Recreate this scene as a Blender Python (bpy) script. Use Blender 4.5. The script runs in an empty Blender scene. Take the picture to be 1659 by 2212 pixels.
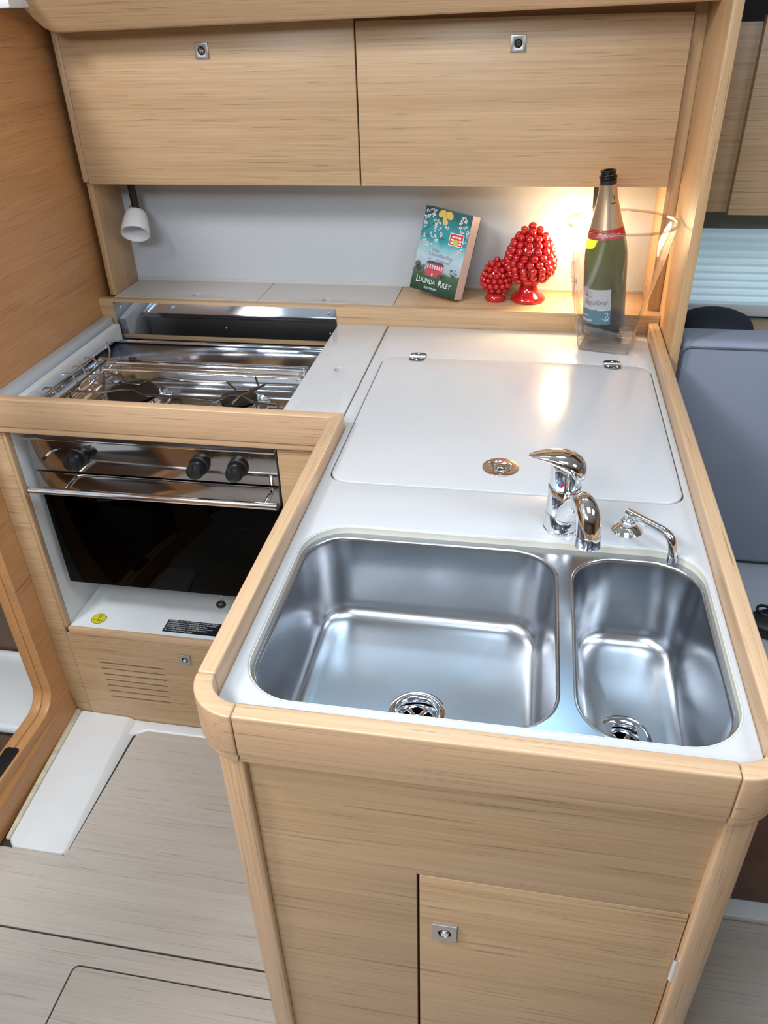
import bpy, bmesh, math, random
from math import pi, sin, cos, radians, atan2, sqrt
from mathutils import Vector, Matrix
random.seed(7)
WT = 0.85                      # worktop height above the cabin floor; geometry below is written with worktop = 0
SC = bpy.context.scene
COL = SC.collection

# ------------------------------------------------------------------ camera
FPX, IW = 1698.79, 1659.0
YAW, PITCH, ROLL = 0.1939, 0.5762, -0.033
cam_d = bpy.data.cameras.new('camera'); cam = bpy.data.objects.new('camera', cam_d); COL.objects.link(cam)
cam_d.sensor_fit = 'HORIZONTAL'; cam_d.sensor_width = 36.0; cam_d.lens = FPX / IW * 36.0
cam_d.clip_start = 0.02; cam_d.clip_end = 60
_f = Vector((-sin(YAW) * cos(PITCH), cos(YAW) * cos(PITCH), -sin(PITCH)))
_r = Vector((cos(YAW), sin(YAW), 0)); _u = _r.cross(_f)
_r2 = _r * cos(ROLL) + _u * sin(ROLL); _u2 = _u * cos(ROLL) - _r * sin(ROLL)
cam.matrix_world = Matrix(((_r2.x, _u2.x, -_f.x, 0.2973), (_r2.y, _u2.y, -_f.y, -1.0522),
                           (_r2.z, _u2.z, -_f.z, 0.6444 + WT), (0, 0, 0, 1)))
SC.camera = cam

# ------------------------------------------------------------------ world, daylight, exposure
world = bpy.data.worlds.new('daylight'); SC.world = world; world.use_nodes = True
bg = world.node_tree.nodes['Background']; bg.inputs[0].default_value = (0.90, 0.95, 1.0, 1); bg.inputs[1].default_value = 0.7
def area(name, loc, target, sx, sy, power, color):
    d = bpy.data.lights.new(name, 'AREA'); d.shape = 'RECTANGLE'; d.size = sx; d.size_y = sy; d.energy = power; d.color = color
    o = bpy.data.objects.new(name, d); COL.objects.link(o)
    o.location = Vector(loc) + Vector((0, 0, WT))
    o.rotation_euler = (Vector(target) - Vector(loc)).to_track_quat('-Z', 'Y').to_euler()
    return o
area('companionway_daylight', (-1.10, -0.95, 1.58), (-0.1, 0.75, 0.25), 0.36, 0.36, 27, (0.98, 0.985, 1.0))
area('deck_hatch_daylight', (0.45, -0.55, 1.11), (0.45, -0.55, 0), 0.45, 0.45, 7, (0.68, 0.86, 1.0))
area('saloon_hatch_daylight', (1.35, -0.5, 1.11), (1.35, -0.5, 0), 0.5, 0.5, 11, (0.80, 0.86, 1.0))
area('aft_fill_light', (-0.20, -1.40, 1.11), (-0.15, -0.95, 0), 0.7, 0.5, 27, (0.86, 0.94, 1.0))  # added fill for floor and cabinet fronts; the ceiling has no hatch here
for _x in (-0.02, 0.40):
    area('coachroof_window_daylight', (_x, 0.494, 1.02), (_x, -0.2, 0.55), 0.26, 0.15, 2.0, (0.42, 0.74, 1.0))
SC.view_settings.view_transform = 'Standard'; SC.view_settings.look = 'None'
SC.view_settings.gamma = 1.0; SC.view_settings.use_curve_mapping = False
SC.view_settings.exposure = 0.04

# ------------------------------------------------------------------ materials
MATS = {}
def new_mat(name):
    m = bpy.data.materials.new(name); m.use_nodes = True; MATS[name] = m
    return m, m.node_tree, m.node_tree.nodes['Principled BSDF']
def simple(name, col, rough=0.5, metal=0.0, spec=0.5, coat=0.0, noise=0.0, nscale=30, bump=0.0, bscale=300, emit=None, estr=0):
    m, nt, b = new_mat(name)
    b.inputs['Base Color'].default_value = (*col, 1); b.inputs['Roughness'].default_value = rough
    b.inputs['Metallic'].default_value = metal; b.inputs['Specular IOR Level'].default_value = spec
    b.inputs['Coat Weight'].default_value = coat
    if emit: b.inputs['Emission Color'].default_value = (*emit, 1); b.inputs['Emission Strength'].default_value = estr
    if noise or bump:
        tc = nt.nodes.new('ShaderNodeTexCoord')
    if noise:
        n = nt.nodes.new('ShaderNodeTexNoise'); n.inputs['Scale'].default_value = nscale; n.inputs['Detail'].default_value = 4
        nt.links.new(tc.outputs['Object'], n.inputs['Vector'])
        r = nt.nodes.new('ShaderNodeValToRGB')
        r.color_ramp.elements[0].position = 0.3; r.color_ramp.elements[1].position = 0.7
        r.color_ramp.elements[0].color = (*[c * (1 - noise) for c in col], 1); r.color_ramp.elements[1].color = (*[min(1, c * (1 + noise)) for c in col], 1)
        nt.links.new(n.outputs['Fac'], r.inputs[0]); nt.links.new(r.outputs[0], b.inputs['Base Color'])
    if bump:
        n = nt.nodes.new('ShaderNodeTexNoise'); n.inputs['Scale'].default_value = bscale; n.inputs['Detail'].default_value = 3
        nt.links.new(tc.outputs['Object'], n.inputs['Vector'])
        bp = nt.nodes.new('ShaderNodeBump'); bp.inputs['Strength'].default_value = bump; bp.inputs['Distance'].default_value = 0.001
        nt.links.new(n.outputs['Fac'], bp.inputs['Height']); nt.links.new(bp.outputs[0], b.inputs['Normal'])
    return m
def wood(name, axis, dark, light, rough=0.42, pores=0.42, coat=0.15, rot=0.0):
    m, nt, b = new_mat(name); N = nt.nodes.new; L = nt.links.new
    tc = N('ShaderNodeTexCoord')
    def noise(al, ac, det, dist, off):
        mp = N('ShaderNodeMapping'); s = [ac, ac, ac]; s[axis] = al
        mp.inputs['Scale'].default_value = s; mp.inputs['Location'].default_value = (off, off * 1.7, off * .6)
        if rot: mp.inputs['Rotation'].default_value = (rot, 0, 0)
        n = N('ShaderNodeTexNoise'); n.inputs['Scale'].default_value = 1; n.inputs['Detail'].default_value = det; n.inputs['Distortion'].default_value = dist
        L(tc.outputs['Object'], mp.inputs[0]); L(mp.outputs[0], n.inputs['Vector']); return n.outputs['Fac']
    a = noise(1.6, 190, 4, 1.1, 1.3); f = noise(9, 800, 2, 0, 4.1); c = noise(0.6, 16, 3, 0.8, 7.7)
    def mth(op, x, y):
        k = N('ShaderNodeMath'); k.operation = op
        for i, v in enumerate((x, y)):
            if isinstance(v, (int, float)): k.inputs[i].default_value = v
            else: L(v, k.inputs[i])
        return k.outputs[0]
    s = mth('ADD', mth('ADD', mth('MULTIPLY', a, 0.45), mth('MULTIPLY', f, 0.2)), mth('MULTIPLY', c, 0.35))
    r = N('ShaderNodeValToRGB'); e = r.color_ramp.elements
    e[0].position = 0.36; e[0].color = (*dark, 1); e[1].position = 0.62; e[1].color = (*light, 1)
    L(s, r.inputs[0])
    p = noise(7, 420, 2, 0.5, 11.0)
    pr = N('ShaderNodeValToRGB'); pr.color_ramp.elements[0].position = 0.28; pr.color_ramp.elements[1].position = 0.40
    pr.color_ramp.elements[0].color = (1 - pores,) * 3 + (1,); pr.color_ramp.elements[1].color = (1, 1, 1, 1)
    L(p, pr.inputs[0])
    mx = N('ShaderNodeMixRGB'); mx.blend_type = 'MULTIPLY'; mx.inputs[0].default_value = 1
    L(r.outputs[0], mx.inputs[1]); L(pr.outputs[0], mx.inputs[2]); L(mx.outputs[0], b.inputs['Base Color'])
    b.inputs['Roughness'].default_value = rough; b.inputs['Coat Weight'].default_value = coat; b.inputs['Coat Roughness'].default_value = 0.3
    bp = N('ShaderNodeBump'); bp.inputs['Strength'].default_value = 0.12; bp.inputs['Distance'].default_value = 0.0006
    L(f, bp.inputs['Height']); L(bp.outputs[0], b.inputs['Normal'])
    return m
OD, OL = (0.43, 0.275, 0.145), (0.57, 0.388, 0.225)          # oak veneer
RD, RL = (0.52, 0.33, 0.185), (0.65, 0.435, 0.265)          # solid rails
for i, ax in enumerate('xyz'):
    wood('oak_' + ax, i, OD, OL)
    wood('rail_' + ax, i, RD, RL, rough=0.36, coat=0.3)
wood('bulkhead_oak', 1, (0.47, 0.225, 0.082), (0.60, 0.305, 0.125), rot=0.18)  # oak again, with the warm cast of the light put into its colour
wood('warm_cast_oak_z', 2, (0.47, 0.225, 0.082), (0.60, 0.305, 0.125))
wood('floor_oak', 0, (0.485, 0.43, 0.375), (0.575, 0.525, 0.47), rough=0.5, pores=0.3, coat=0.0)
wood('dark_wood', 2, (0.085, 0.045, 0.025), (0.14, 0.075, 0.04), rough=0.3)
wood('niche_oak', 2, (0.42, 0.25, 0.12), (0.56, 0.36, 0.185))
simple('worktop_grey', (0.56, 0.56, 0.57), rough=0.15, noise=0.015, nscale=250)
simple('lip_cream', (0.66, 0.63, 0.55), rough=0.4)
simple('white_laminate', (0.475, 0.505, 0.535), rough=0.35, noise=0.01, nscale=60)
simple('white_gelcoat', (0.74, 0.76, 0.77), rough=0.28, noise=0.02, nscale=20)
simple('caulk', (0.58, 0.53, 0.40), rough=0.6, noise=0.15, nscale=60)
simple('shelf_grey', (0.50, 0.475, 0.455), rough=0.45)
simple('chrome', (0.82, 0.83, 0.85), rough=0.06, metal=1)
simple('satin_metal', (0.47, 0.47, 0.48), rough=0.38, metal=1)
simple('hinge_steel', (0.20, 0.20, 0.21), rough=0.35, metal=1)
simple('bronze_steel', (0.60, 0.50, 0.44), rough=0.22, metal=1)
simple('polished_steel', (0.62, 0.65, 0.69), rough=0.07, metal=1)
simple('hob_steel', (0.66, 0.69, 0.73), rough=0.10, metal=1)
simple('panel_steel', (0.42, 0.40, 0.40), rough=0.10, metal=1)
simple('black_plastic', (0.012, 0.012, 0.014), rough=0.42)
simple('black_enamel', (0.012, 0.010, 0.009), rough=0.5, spec=0.25)
simple('wire_steel', (0.20, 0.185, 0.17), rough=0.25, metal=1)
simple('dark_gap', (0.02, 0.02, 0.022), rough=0.9)
simple('gap_grey', (0.11, 0.11, 0.115), rough=0.7)
simple('floor_seam', (0.035, 0.03, 0.027), rough=0.8)
simple('red_ceramic', (0.47, 0.007, 0.010), rough=0.12, coat=0.6)
simple('shade_glass', (0.82, 0.82, 0.84), rough=0.35)
simple('lit_shade', (1, 0.95, 0.85), rough=0.4, emit=(1.0, 0.78, 0.45), estr=30)
simple('cushion_leather', (0.25, 0.285, 0.36), rough=0.5, bump=0.25, bscale=900, noise=0.04, nscale=8)
simple('cushion_piping', (0.11, 0.12, 0.16), rough=0.5)
simple('navy_fabric', (0.012, 0.018, 0.032), rough=0.85, bump=0.4, bscale=1200)
simple('white_badge', (0.75, 0.76, 0.78), rough=0.5)
simple('seat_grey', (0.42, 0.45, 0.50), rough=0.4)
simple('blind_glow_cloth', (0.58, 0.68, 0.72), rough=0.7, emit=(0.55, 0.80, 0.92), estr=0.28)  # weak emission stands in for daylight coming through the cloth
simple('blind_head', (0.36, 0.47, 0.53), rough=0.6)
simple('page_paper', (0.76, 0.64, 0.56), rough=0.8, noise=0.06, nscale=200)
simple('ink_white', (0.80, 0.82, 0.80), rough=0.5)
simple('ink_grey', (0.20, 0.19, 0.27), rough=0.5)
simple('ink_black', (0.015, 0.015, 0.018), rough=0.5)
simple('ink_red', (0.62, 0.02, 0.025), rough=0.45)
simple('ink_lime', (0.45, 0.50, 0.05), rough=0.5)
simple('ink_pink', (0.66, 0.58, 0.62), rough=0.5)
simple('ink_mauve', (0.30, 0.13, 0.20), rough=0.5)
simple('ink_branch', (0.05, 0.035, 0.04), rough=0.5)
simple('ink_yellow', (0.62, 0.40, 0.09), rough=0.5)
simple('house_pink', (0.45, 0.06, 0.08), rough=0.5)
simple('roof_slate', (0.06, 0.055, 0.08), rough=0.5)
simple('bush_green', (0.05, 0.085, 0.045), rough=0.6)
simple('tree_grey', (0.09, 0.10, 0.085), rough=0.6)
simple('sticker_yellow', (0.66, 0.60, 0.02), rough=0.4)
simple('label_black', (0.012, 0.014, 0.025), rough=0.4)
simple('foil_gold', (0.60, 0.44, 0.29), rough=0.28, metal=0.75)
simple('foil_red', (0.50, 0.012, 0.012), rough=0.35)
simple('label_paper', (0.50, 0.54, 0.60), rough=0.45)
simple('label_blue', (0.05, 0.20, 0.32), rough=0.4)
simple('dot_red', (0.7, 0.01, 0.06), rough=0.3)
simple('dot_blue', (0.01, 0.22, 0.5), rough=0.3)
simple('brown_wood_shade', (0.16, 0.085, 0.055), rough=0.5, noise=0.2, nscale=12)
simple('ceiling_white', (0.72, 0.73, 0.74), rough=0.5)

# brushed sink steel
m, nt, b = new_mat('sink_steel')
b.inputs['Metallic'].default_value = 1; b.inputs['Base Color'].default_value = (0.47, 0.49, 0.52, 1); b.inputs['Roughness'].default_value = 0.27
tc = nt.nodes.new('ShaderNodeTexCoord'); n = nt.nodes.new('ShaderNodeTexNoise'); n.inputs['Scale'].default_value = 40; n.inputs['Detail'].default_value = 6
nt.links.new(tc.outputs['Object'], n.inputs['Vector'])
r = nt.nodes.new('ShaderNodeMapRange'); r.inputs[3].default_value = 0.25; r.inputs[4].default_value = 0.28
nt.links.new(n.outputs['Fac'], r.inputs[0]); nt.links.new(r.outputs[0], b.inputs['Roughness'])
# clear sheet materials: transparent body with a mirror-like skin
def clear(name, tint, refl=1.0, ior=1.49, power=4.0):
    m, nt, b = new_mat(name); nt.nodes.remove(b); out = nt.nodes['Material Output']
    t = nt.nodes.new('ShaderNodeBsdfTransparent'); t.inputs[0].default_value = (*tint, 1)
    g = nt.nodes.new('ShaderNodeBsdfGlossy'); g.inputs['Roughness'].default_value = 0.03; g.inputs[0].default_value = (refl, refl, refl, 1)
    lw = nt.nodes.new('ShaderNodeLayerWeight'); lw.inputs['Blend'].default_value = 0.5
    pw = nt.nodes.new('ShaderNodeMath'); pw.operation = 'POWER'; pw.inputs[1].default_value = power; nt.links.new(lw.outputs['Facing'], pw.inputs[0])
    f0 = ((ior - 1) / (ior + 1)) ** 2
    fr = nt.nodes.new('ShaderNodeMath'); fr.operation = 'MULTIPLY_ADD'; fr.inputs[1].default_value = 0.75 - f0; fr.inputs[2].default_value = f0; nt.links.new(pw.outputs[0], fr.inputs[0])
    mx = nt.nodes.new('ShaderNodeMixShader')
    nt.links.new(fr.outputs[0], mx.inputs[0]); nt.links.new(t.outputs[0], mx.inputs[1]); nt.links.new(g.outputs[0], mx.inputs[2]); nt.links.new(mx.outputs[0], out.inputs[0])
clear('acrylic', (0.945, 0.935, 0.925), power=2.6)
clear('acrylic_edge', (0.80, 0.78, 0.76), ior=1.8, power=2.0)
clear('green_glass', (0.23, 0.28, 0.028), ior=1.5)
clear('dark_green_glass', (0.10, 0.16, 0.03), ior=1.5)
clear('oven_glass', (0.10, 0.10, 0.10), refl=0.25, ior=1.45)
# book cover print: bands of colour up the page (UV)
m, nt, b = new_mat('cover_print')
uv = nt.nodes.new('ShaderNodeTexCoord'); sp = nt.nodes.new('ShaderNodeSeparateXYZ'); nz = nt.nodes.new('ShaderNodeTexNoise')
nz.inputs['Scale'].default_value = 7; nz.inputs['Detail'].default_value = 6
nt.links.new(uv.outputs['UV'], nz.inputs['Vector']); nt.links.new(uv.outputs['UV'], sp.inputs[0])
ma = nt.nodes.new('ShaderNodeMath'); ma.operation = 'MULTIPLY_ADD'; ma.inputs[1].default_value = 0.16
nt.links.new(nz.outputs['Fac'], ma.inputs[0]); nt.links.new(sp.outputs['Y'], ma.inputs[2])
ra = nt.nodes.new('ShaderNodeValToRGB'); el = ra.color_ramp.elements
el[0].position = 0.0; el[0].color = (0.008, 0.02, 0.016, 1); el[1].position = 1.0; el[1].color = (0.012, 0.10, 0.10, 1)
for p_, c_ in ((0.14, (0.02, 0.06, 0.04, 1)), (0.27, (0.05, 0.10, 0.05, 1)), (0.335, (0.07, 0.12, 0.07, 1)), (0.36, (0.30, 0.42, 0.47, 1)),
               (0.52, (0.42, 0.52, 0.58, 1)), (0.63, (0.20, 0.46, 0.50, 1)), (0.72, (0.02, 0.27, 0.30, 1)), (0.88, (0.03, 0.26, 0.27, 1))):
    e_ = el.new(p_); e_.color = c_
nt.links.new(ma.outputs[0], ra.inputs[0]); nt.links.new(ra.outputs[0], b.inputs['Base Color']); b.inputs['Roughness'].default_value = 0.3

# ------------------------------------------------------------------ builders
WL = {}
def setp(o, label=None, cat=None, group=None, kind=None):
    if label: o['label'] = label
    if cat: o['category'] = cat
    if group: o['group'] = group
    if kind: o['kind'] = kind
    return o
def thing(name, label, cat, loc, group=None, kind=None):
    o = bpy.data.objects.new(name, None); COL.objects.link(o); o.location = loc; o.empty_display_size = 0.05
    WL[o] = Vector(loc); return setp(o, label, cat, group, kind)
def link_mesh(me, name, mat, parent, smooth=38):
    if smooth:
        for p in me.polygons: p.use_smooth = True
        me.set_sharp_from_angle(angle=radians(smooth))
    vs = [v.co for v in me.vertices]
    if parent is None:
        lo = Vector((min(v.x for v in vs), min(v.y for v in vs), min(v.z for v in vs))); hi = Vector((max(v.x for v in vs), max(v.y for v in vs), max(v.z for v in vs)))
        loc = Vector(((lo.x + hi.x) / 2, (lo.y + hi.y) / 2, lo.z)); me.transform(Matrix.Translation(-loc))
        o = bpy.data.objects.new(name, me); COL.objects.link(o); o.location = loc; WL[o] = loc
    else:
        me.transform(Matrix.Translation(-WL[parent]))
        o = bpy.data.objects.new(name, me); COL.objects.link(o); o.parent = parent; WL[o] = WL[parent].copy()
    me.materials.append(MATS[mat]); return o
class B:
    def __init__(s): s.v = []; s.f = []
    def add(s, vs, fs):
        k = len(s.v); s.v += [Vector(v) for v in vs]; s.f += [[i + k for i in f] for f in fs]; return s
    def box(s, x0, x1, y0, y1, z0, z1):
        vs = [(x, y, z) for z in (z0, z1) for y in (y0, y1) for x in (x0, x1)]
        return s.add(vs, [(0, 2, 3, 1), (4, 5, 7, 6), (0, 1, 5, 4), (2, 6, 7, 3), (0, 4, 6, 2), (1, 3, 7, 5)])
    def hexa(s, q0, q1):   # two quads, matching order
        return s.add(list(q0) + list(q1), [(3, 2, 1, 0), (4, 5, 6, 7), (0, 1, 5, 4), (1, 2, 6, 5), (2, 3, 7, 6), (3, 0, 4, 7)])
    def loft(s, rings, cap0=True, cap1=True, close=True):
        n = len(rings[0]); vs = [v for r in rings for v in r]; fs = []
        for i in range(len(rings) - 1):
            for j in range(n if close else n - 1):
                a, b_ = i * n + j, i * n + (j + 1) % n
                fs.append((a, b_, b_ + n, a + n))
        if cap0: fs.append(tuple(reversed(range(n))))
        if cap1: fs.append(tuple(range((len(rings) - 1) * n, len(rings) * n)))
        return s.add(vs, fs)
    def lathe(s, c, prof, n=32, ax=(0, 0, 1), cap0=True, cap1=True):
        c = Vector(c); ax = Vector(ax).normalized(); u = ax.orthogonal().normalized(); w = ax.cross(u)
        rings = [[c + ax * h + (u * cos(2 * pi * k / n) + w * sin(2 * pi * k / n)) * max(r_, 1e-5) for k in range(n)] for r_, h in prof]
        return s.loft(rings, cap0, cap1)
    def cyl(s, p0, p1, r0, r1=None, n=20):
        p0, p1 = Vector(p0), Vector(p1)
        return s.lathe(p0, [(r0, 0), (r0 if r1 is None else r1, (p1 - p0).length)], n, p1 - p0)
    def tube(s, pts, r, n=8, closed=False):
        pts = [Vector(p) for p in pts]; rings = []; m_ = len(pts); pu = None
        for i, p in enumerate(pts):
            a = pts[i - 1] if i else (pts[-1] if closed else p); b_ = pts[(i + 1) % m_] if (i < m_ - 1 or closed) else p
            t = (b_ - a).normalized()
            u = t.orthogonal().normalized() if pu is None else (pu - t * pu.dot(t)).normalized()
            pu = u; w = t.cross(u); rr = r[i] if isinstance(r, (list, tuple)) else r
            rings.append([p + (u * cos(2 * pi * k / n) + w * sin(2 * pi * k / n)) * rr for k in range(n)])
        if closed: rings.append(rings[0])
        return s.loft(rings, not closed, not closed)
    def sphere(s, c, r, n=12, m_=8, sc=(1, 1, 1)):
        c = Vector(c); rings = []
        for i in range(1, m_):
            t = pi * i / m_
            rings.append([c + Vector((r * sc[0] * sin(t) * cos(2 * pi * k / n), r * sc[1] * sin(t) * sin(2 * pi * k / n), -r * sc[2] * cos(t))) for k in range(n)])
        return s.loft(rings)
    def mesh(s, name, bevel=0, seg=2):
        me = bpy.data.meshes.new(name); me.from_pydata([tuple(v) for v in s.v], [], s.f)
        bm = bmesh.new(); bm.from_mesh(me)
        bmesh.ops.remove_doubles(bm, verts=bm.verts, dist=1e-7)
        bmesh.ops.recalc_face_normals(bm, faces=bm.faces)
        if bevel:
            es = [e for e in bm.edges if len(e.link_faces) == 2 and e.calc_face_angle(0) > radians(30)]
            bmesh.ops.bevel(bm, geom=es, offset=bevel, segments=seg, profile=0.5, affect='EDGES', clamp_overlap=True)
        bm.to_mesh(me); bm.free(); return me
    def build(s, name, mat, parent=None, bevel=0, seg=2, smooth=38, label=None, cat=None, group=None, kind=None):
        return setp(link_mesh(s.mesh(name, bevel, seg), name, mat, parent, smooth), label, cat, group, kind)
def bx(x0, x1, y0, y1, z0, z1): return B().box(x0, x1, y0, y1, z0, z1)
def rrect(x0, x1, y0, y1, r, n=8):
    pts = []
    for cx, cy, a0 in ((x1 - r, y1 - r, 0), (x0 + r, y1 - r, pi / 2), (x0 + r, y0 + r, pi), (x1 - r, y0 + r, 1.5 * pi)):
        pts += [(cx + r * cos(a0 + pi / 2 * k / n), cy + r * sin(a0 + pi / 2 * k / n)) for k in range(n + 1)]
    return pts
def plate(name, outer, holes, d0, d1, mat, parent, axes='xyz', bevel=0.0, label=None, cat=None, kind=None):
    """flat board with holes: 2D outlines extruded from d0 to d1 along the third axis"""
    cu = bpy.data.curves.new(name, 'CURVE'); cu.dimensions = '2D'; cu.fill_mode = 'BOTH'
    cu.extrude = abs(d1 - d0) / 2 - bevel; cu.bevel_depth = bevel; cu.bevel_resolution = 2; cu.offset = -bevel
    for pl in [outer] + list(holes):
        sp_ = cu.splines.new('POLY'); sp_.points.add(len(pl) - 1); sp_.use_cyclic_u = True
        for q, (a, b_) in zip(sp_.points, pl): q.co = (a, b_, 0, 1)
    tmp = bpy.data.objects.new('tmp', cu); me = bpy.data.meshes.new_from_object(tmp); bpy.data.objects.remove(tmp); bpy.data.curves.remove(cu)
    mid = (d0 + d1) / 2
    for v in me.vertices:
        a, b_, c = v.co
        v.co = (a, b_, mid + c) if axes == 'xyz' else ((a, mid + c, b_) if axes == 'xzy' else (mid + c, a, b_))
    bm = bmesh.new(); bm.from_mesh(me); bmesh.ops.remove_doubles(bm, verts=bm.verts, dist=1e-6); bmesh.ops.recalc_face_normals(bm, faces=bm.faces); bm.to_mesh(me); bm.free()
    me.name = name; me.materials.clear()
    return setp(link_mesh(me, name, mat, parent), label, cat, None, kind)
def text(name, s, size, mat, parent, org, ux, uy, shear=0.0, align='CENTER', xs=1.0, warp=None, label=None):
    cu = bpy.data.curves.new(name, 'FONT'); cu.body = s; cu.size = size; cu.align_x = align; cu.shear = shear; cu.resolution_u = 3
    tmp = bpy.data.objects.new('tmp', cu); me = bpy.data.meshes.new_from_object(tmp); bpy.data.objects.remove(tmp); bpy.data.curves.remove(cu)
    org, ux, uy = Vector(org), Vector(ux), Vector(uy)
    for v in me.vertices:
        v.co = warp(v.co.x * xs, v.co.y) if warp else org + ux * v.co.x * xs + uy * v.co.y
    me.name = name; me.materials.clear()
    return setp(link_mesh(me, name, mat, parent, 0), label)
def arc(cx, cy, r, a0, a1, n): return [(cx + r * cos(a0 + (a1 - a0) * k / n), cy + r * sin(a0 + (a1 - a0) * k / n)) for k in range(n + 1)]
def bez(p0, p1, p2, p3, n=10):
    p0, p1, p2, p3 = map(Vector, (p0, p1, p2, p3)); out = []
    for k in range(n + 1):
        t = k / n; out.append(p0 * (1 - t) ** 3 + p1 * 3 * t * (1 - t) ** 2 + p2 * 3 * t * t * (1 - t) + p3 * t ** 3)
    return out
def latch(door, cx, y, cz, w, h):
    """push-button lock: square plate with a round well and a chrome knob (faces -y)"""
    plate('latch_plate', [(cx - w / 2, cz - h / 2), (cx + w / 2, cz - h / 2), (cx + w / 2, cz + h / 2), (cx - w / 2, cz + h / 2)],
          [arc(cx, cz, w * .27, 0, 2 * pi * 23 / 24, 23)], y - 0.0035, y + 0.0005, 'satin_metal', door, 'xzy', 0.0008, label='square satin metal latch plate')
    B().lathe((cx, y - 0.0002, cz), [(w * .27, 0), (w * .27, .0003)], 24, (0, -1, 0)).build('latch_well', 'dark_gap', door)
    B().lathe((cx, y, cz), [(w * .19, 0), (w * .19, .003), (w * .15, .0048), (0, .0052)], 20, (0, -1, 0)).build('latch_knob', 'chrome', door, label='small chrome latch button')

# fitted dimensions (metres, worktop surface = 0)
XL, RW, XR, YF, RZ, YS = -0.0127, 0.0213, 0.5628, -0.5053, 0.0295, 0.1666
YL, ZL, YW, YC, ZC, ZT = 0.7146, 0.045, 0.876, 0.7315, 0.3078, 0.6125
XB = -0.755                    # left bulkhead plane
FL = -0.85                     # floor

# ================================================================== SETTING
# ---- floor: grey-brown laminate panels with dark caulked seams over a base
fl = thing('floor', 'pale grey-oak laminate cabin floor with dark seams', 'floor', (-0.35, -0.3, FL), kind='structure')
bx(-2.0, 3.2, -2.7, 1.0, FL - 0.03, FL - 0.004).build('floor_base', 'floor_seam', fl)
pa = [(-0.80, -0.3535), (0.05, -0.3535), (0.05, 0.150), (-0.552, 0.150), (-0.572, 0.138), (-0.5755, 0.125), (-0.5800, -0.182), (-0.586, -0.196), (-0.80, -0.196)]
plate('floor_panel', pa, [], FL - 0.004, FL, 'floor_oak', fl, bevel=0.0006, label='wide pale laminate floor panel beside the oven kickboard')
hat = rrect(-0.4495, 0.30, -1.10, -0.3995, 0.014, 6)
hin = rrect(-0.4465, 0.297, -1.097, -0.4025, 0.012, 6)
plate('floor_panel', [(-0.80, -1.4), (0.60, -1.4), (0.60, -0.3575), (-0.80, -0.3575)], [hat], FL - 0.004, FL, 'floor_oak', fl, bevel=0.0006, label='pale laminate floor panel framing the bilge hatch')
plate('floor_hatch', hin, [], FL - 0.004, FL, 'floor_oak', fl, bevel=0.0006, label='bilge hatch with rounded corner let into the floor')
plate('floor_panel', [(0.604, -1.4), (3.1, -1.4), (3.1, 0.9), (0.604, 0.9)], [], FL - 0.004, FL, 'floor_oak', fl, label='saloon floor panel beyond the sink unit')
plate('floor_panel', [(-0.80, -2.6), (3.1, -2.6), (3.1, -1.404), (-0.80, -1.404)], [], FL - 0.004, FL, 'floor_oak', fl, label='floor panel behind the viewpoint')

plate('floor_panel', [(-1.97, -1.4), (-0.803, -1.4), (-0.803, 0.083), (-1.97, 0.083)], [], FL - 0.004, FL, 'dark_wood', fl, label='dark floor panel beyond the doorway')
# ---- white moulded plastic kerb on the floor by the doorway
tr = thing('trim_1', 'white moulded gelcoat kerb along the doorway and kickboard on the floor', 'floor moulding', (-0.66, 0.0, FL), kind='structure')
top = [(-0.737, 0.177, FL + .016), (-0.609, 0.177, FL + .012), (-0.587, -0.188, FL + .004), (-0.600, -0.194, FL + .004), (-0.700, -0.194, FL + .004), (-0.716, -0.180, FL + .006)]
foot = [(-0.741, 0.177, FL - .004), (-0.581, 0.177, FL - .004), (-0.5815, -0.188, FL - .004), (-0.590, -0.1955, FL - .004), (-0.706, -0.1955, FL - .004), (-0.722, -0.180, FL - .004)]
B().loft([foot, top]).build('kerb', 'white_gelcoat', tr, bevel=0.0025, seg=3)
B().loft([[(-0.60, 0.177, FL - .004), (-0.02, 0.177, FL - .004), (-0.02, 0.151, FL - .004), (-0.550, 0.151, FL - .004), (-0.5705, 0.139, FL - .004), (-0.60, 0.125, FL - .004)],
          [(-0.60, 0.177, FL + .003), (-0.02, 0.177, FL + .003), (-0.02, 0.156, FL + .001), (-0.553, 0.156, FL + .001), (-0.578, 0.143, FL + .001), (-0.60, 0.125, FL + .004)]]).build('kerb_gutter', 'white_gelcoat', tr, bevel=0.001)
B().hexa([(-0.752, 0.177, FL), (-0.738, 0.177, FL), (-0.717, -0.182, FL), (-0.726, -0.182, FL)], [(-0.752, 0.177, FL + .020), (-0.738, 0.177, FL + .017), (-0.717, -0.182, FL + .008), (-0.726, -0.182, FL + .010)]).build('caulk_line', 'caulk', tr, bevel=0.002)

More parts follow.
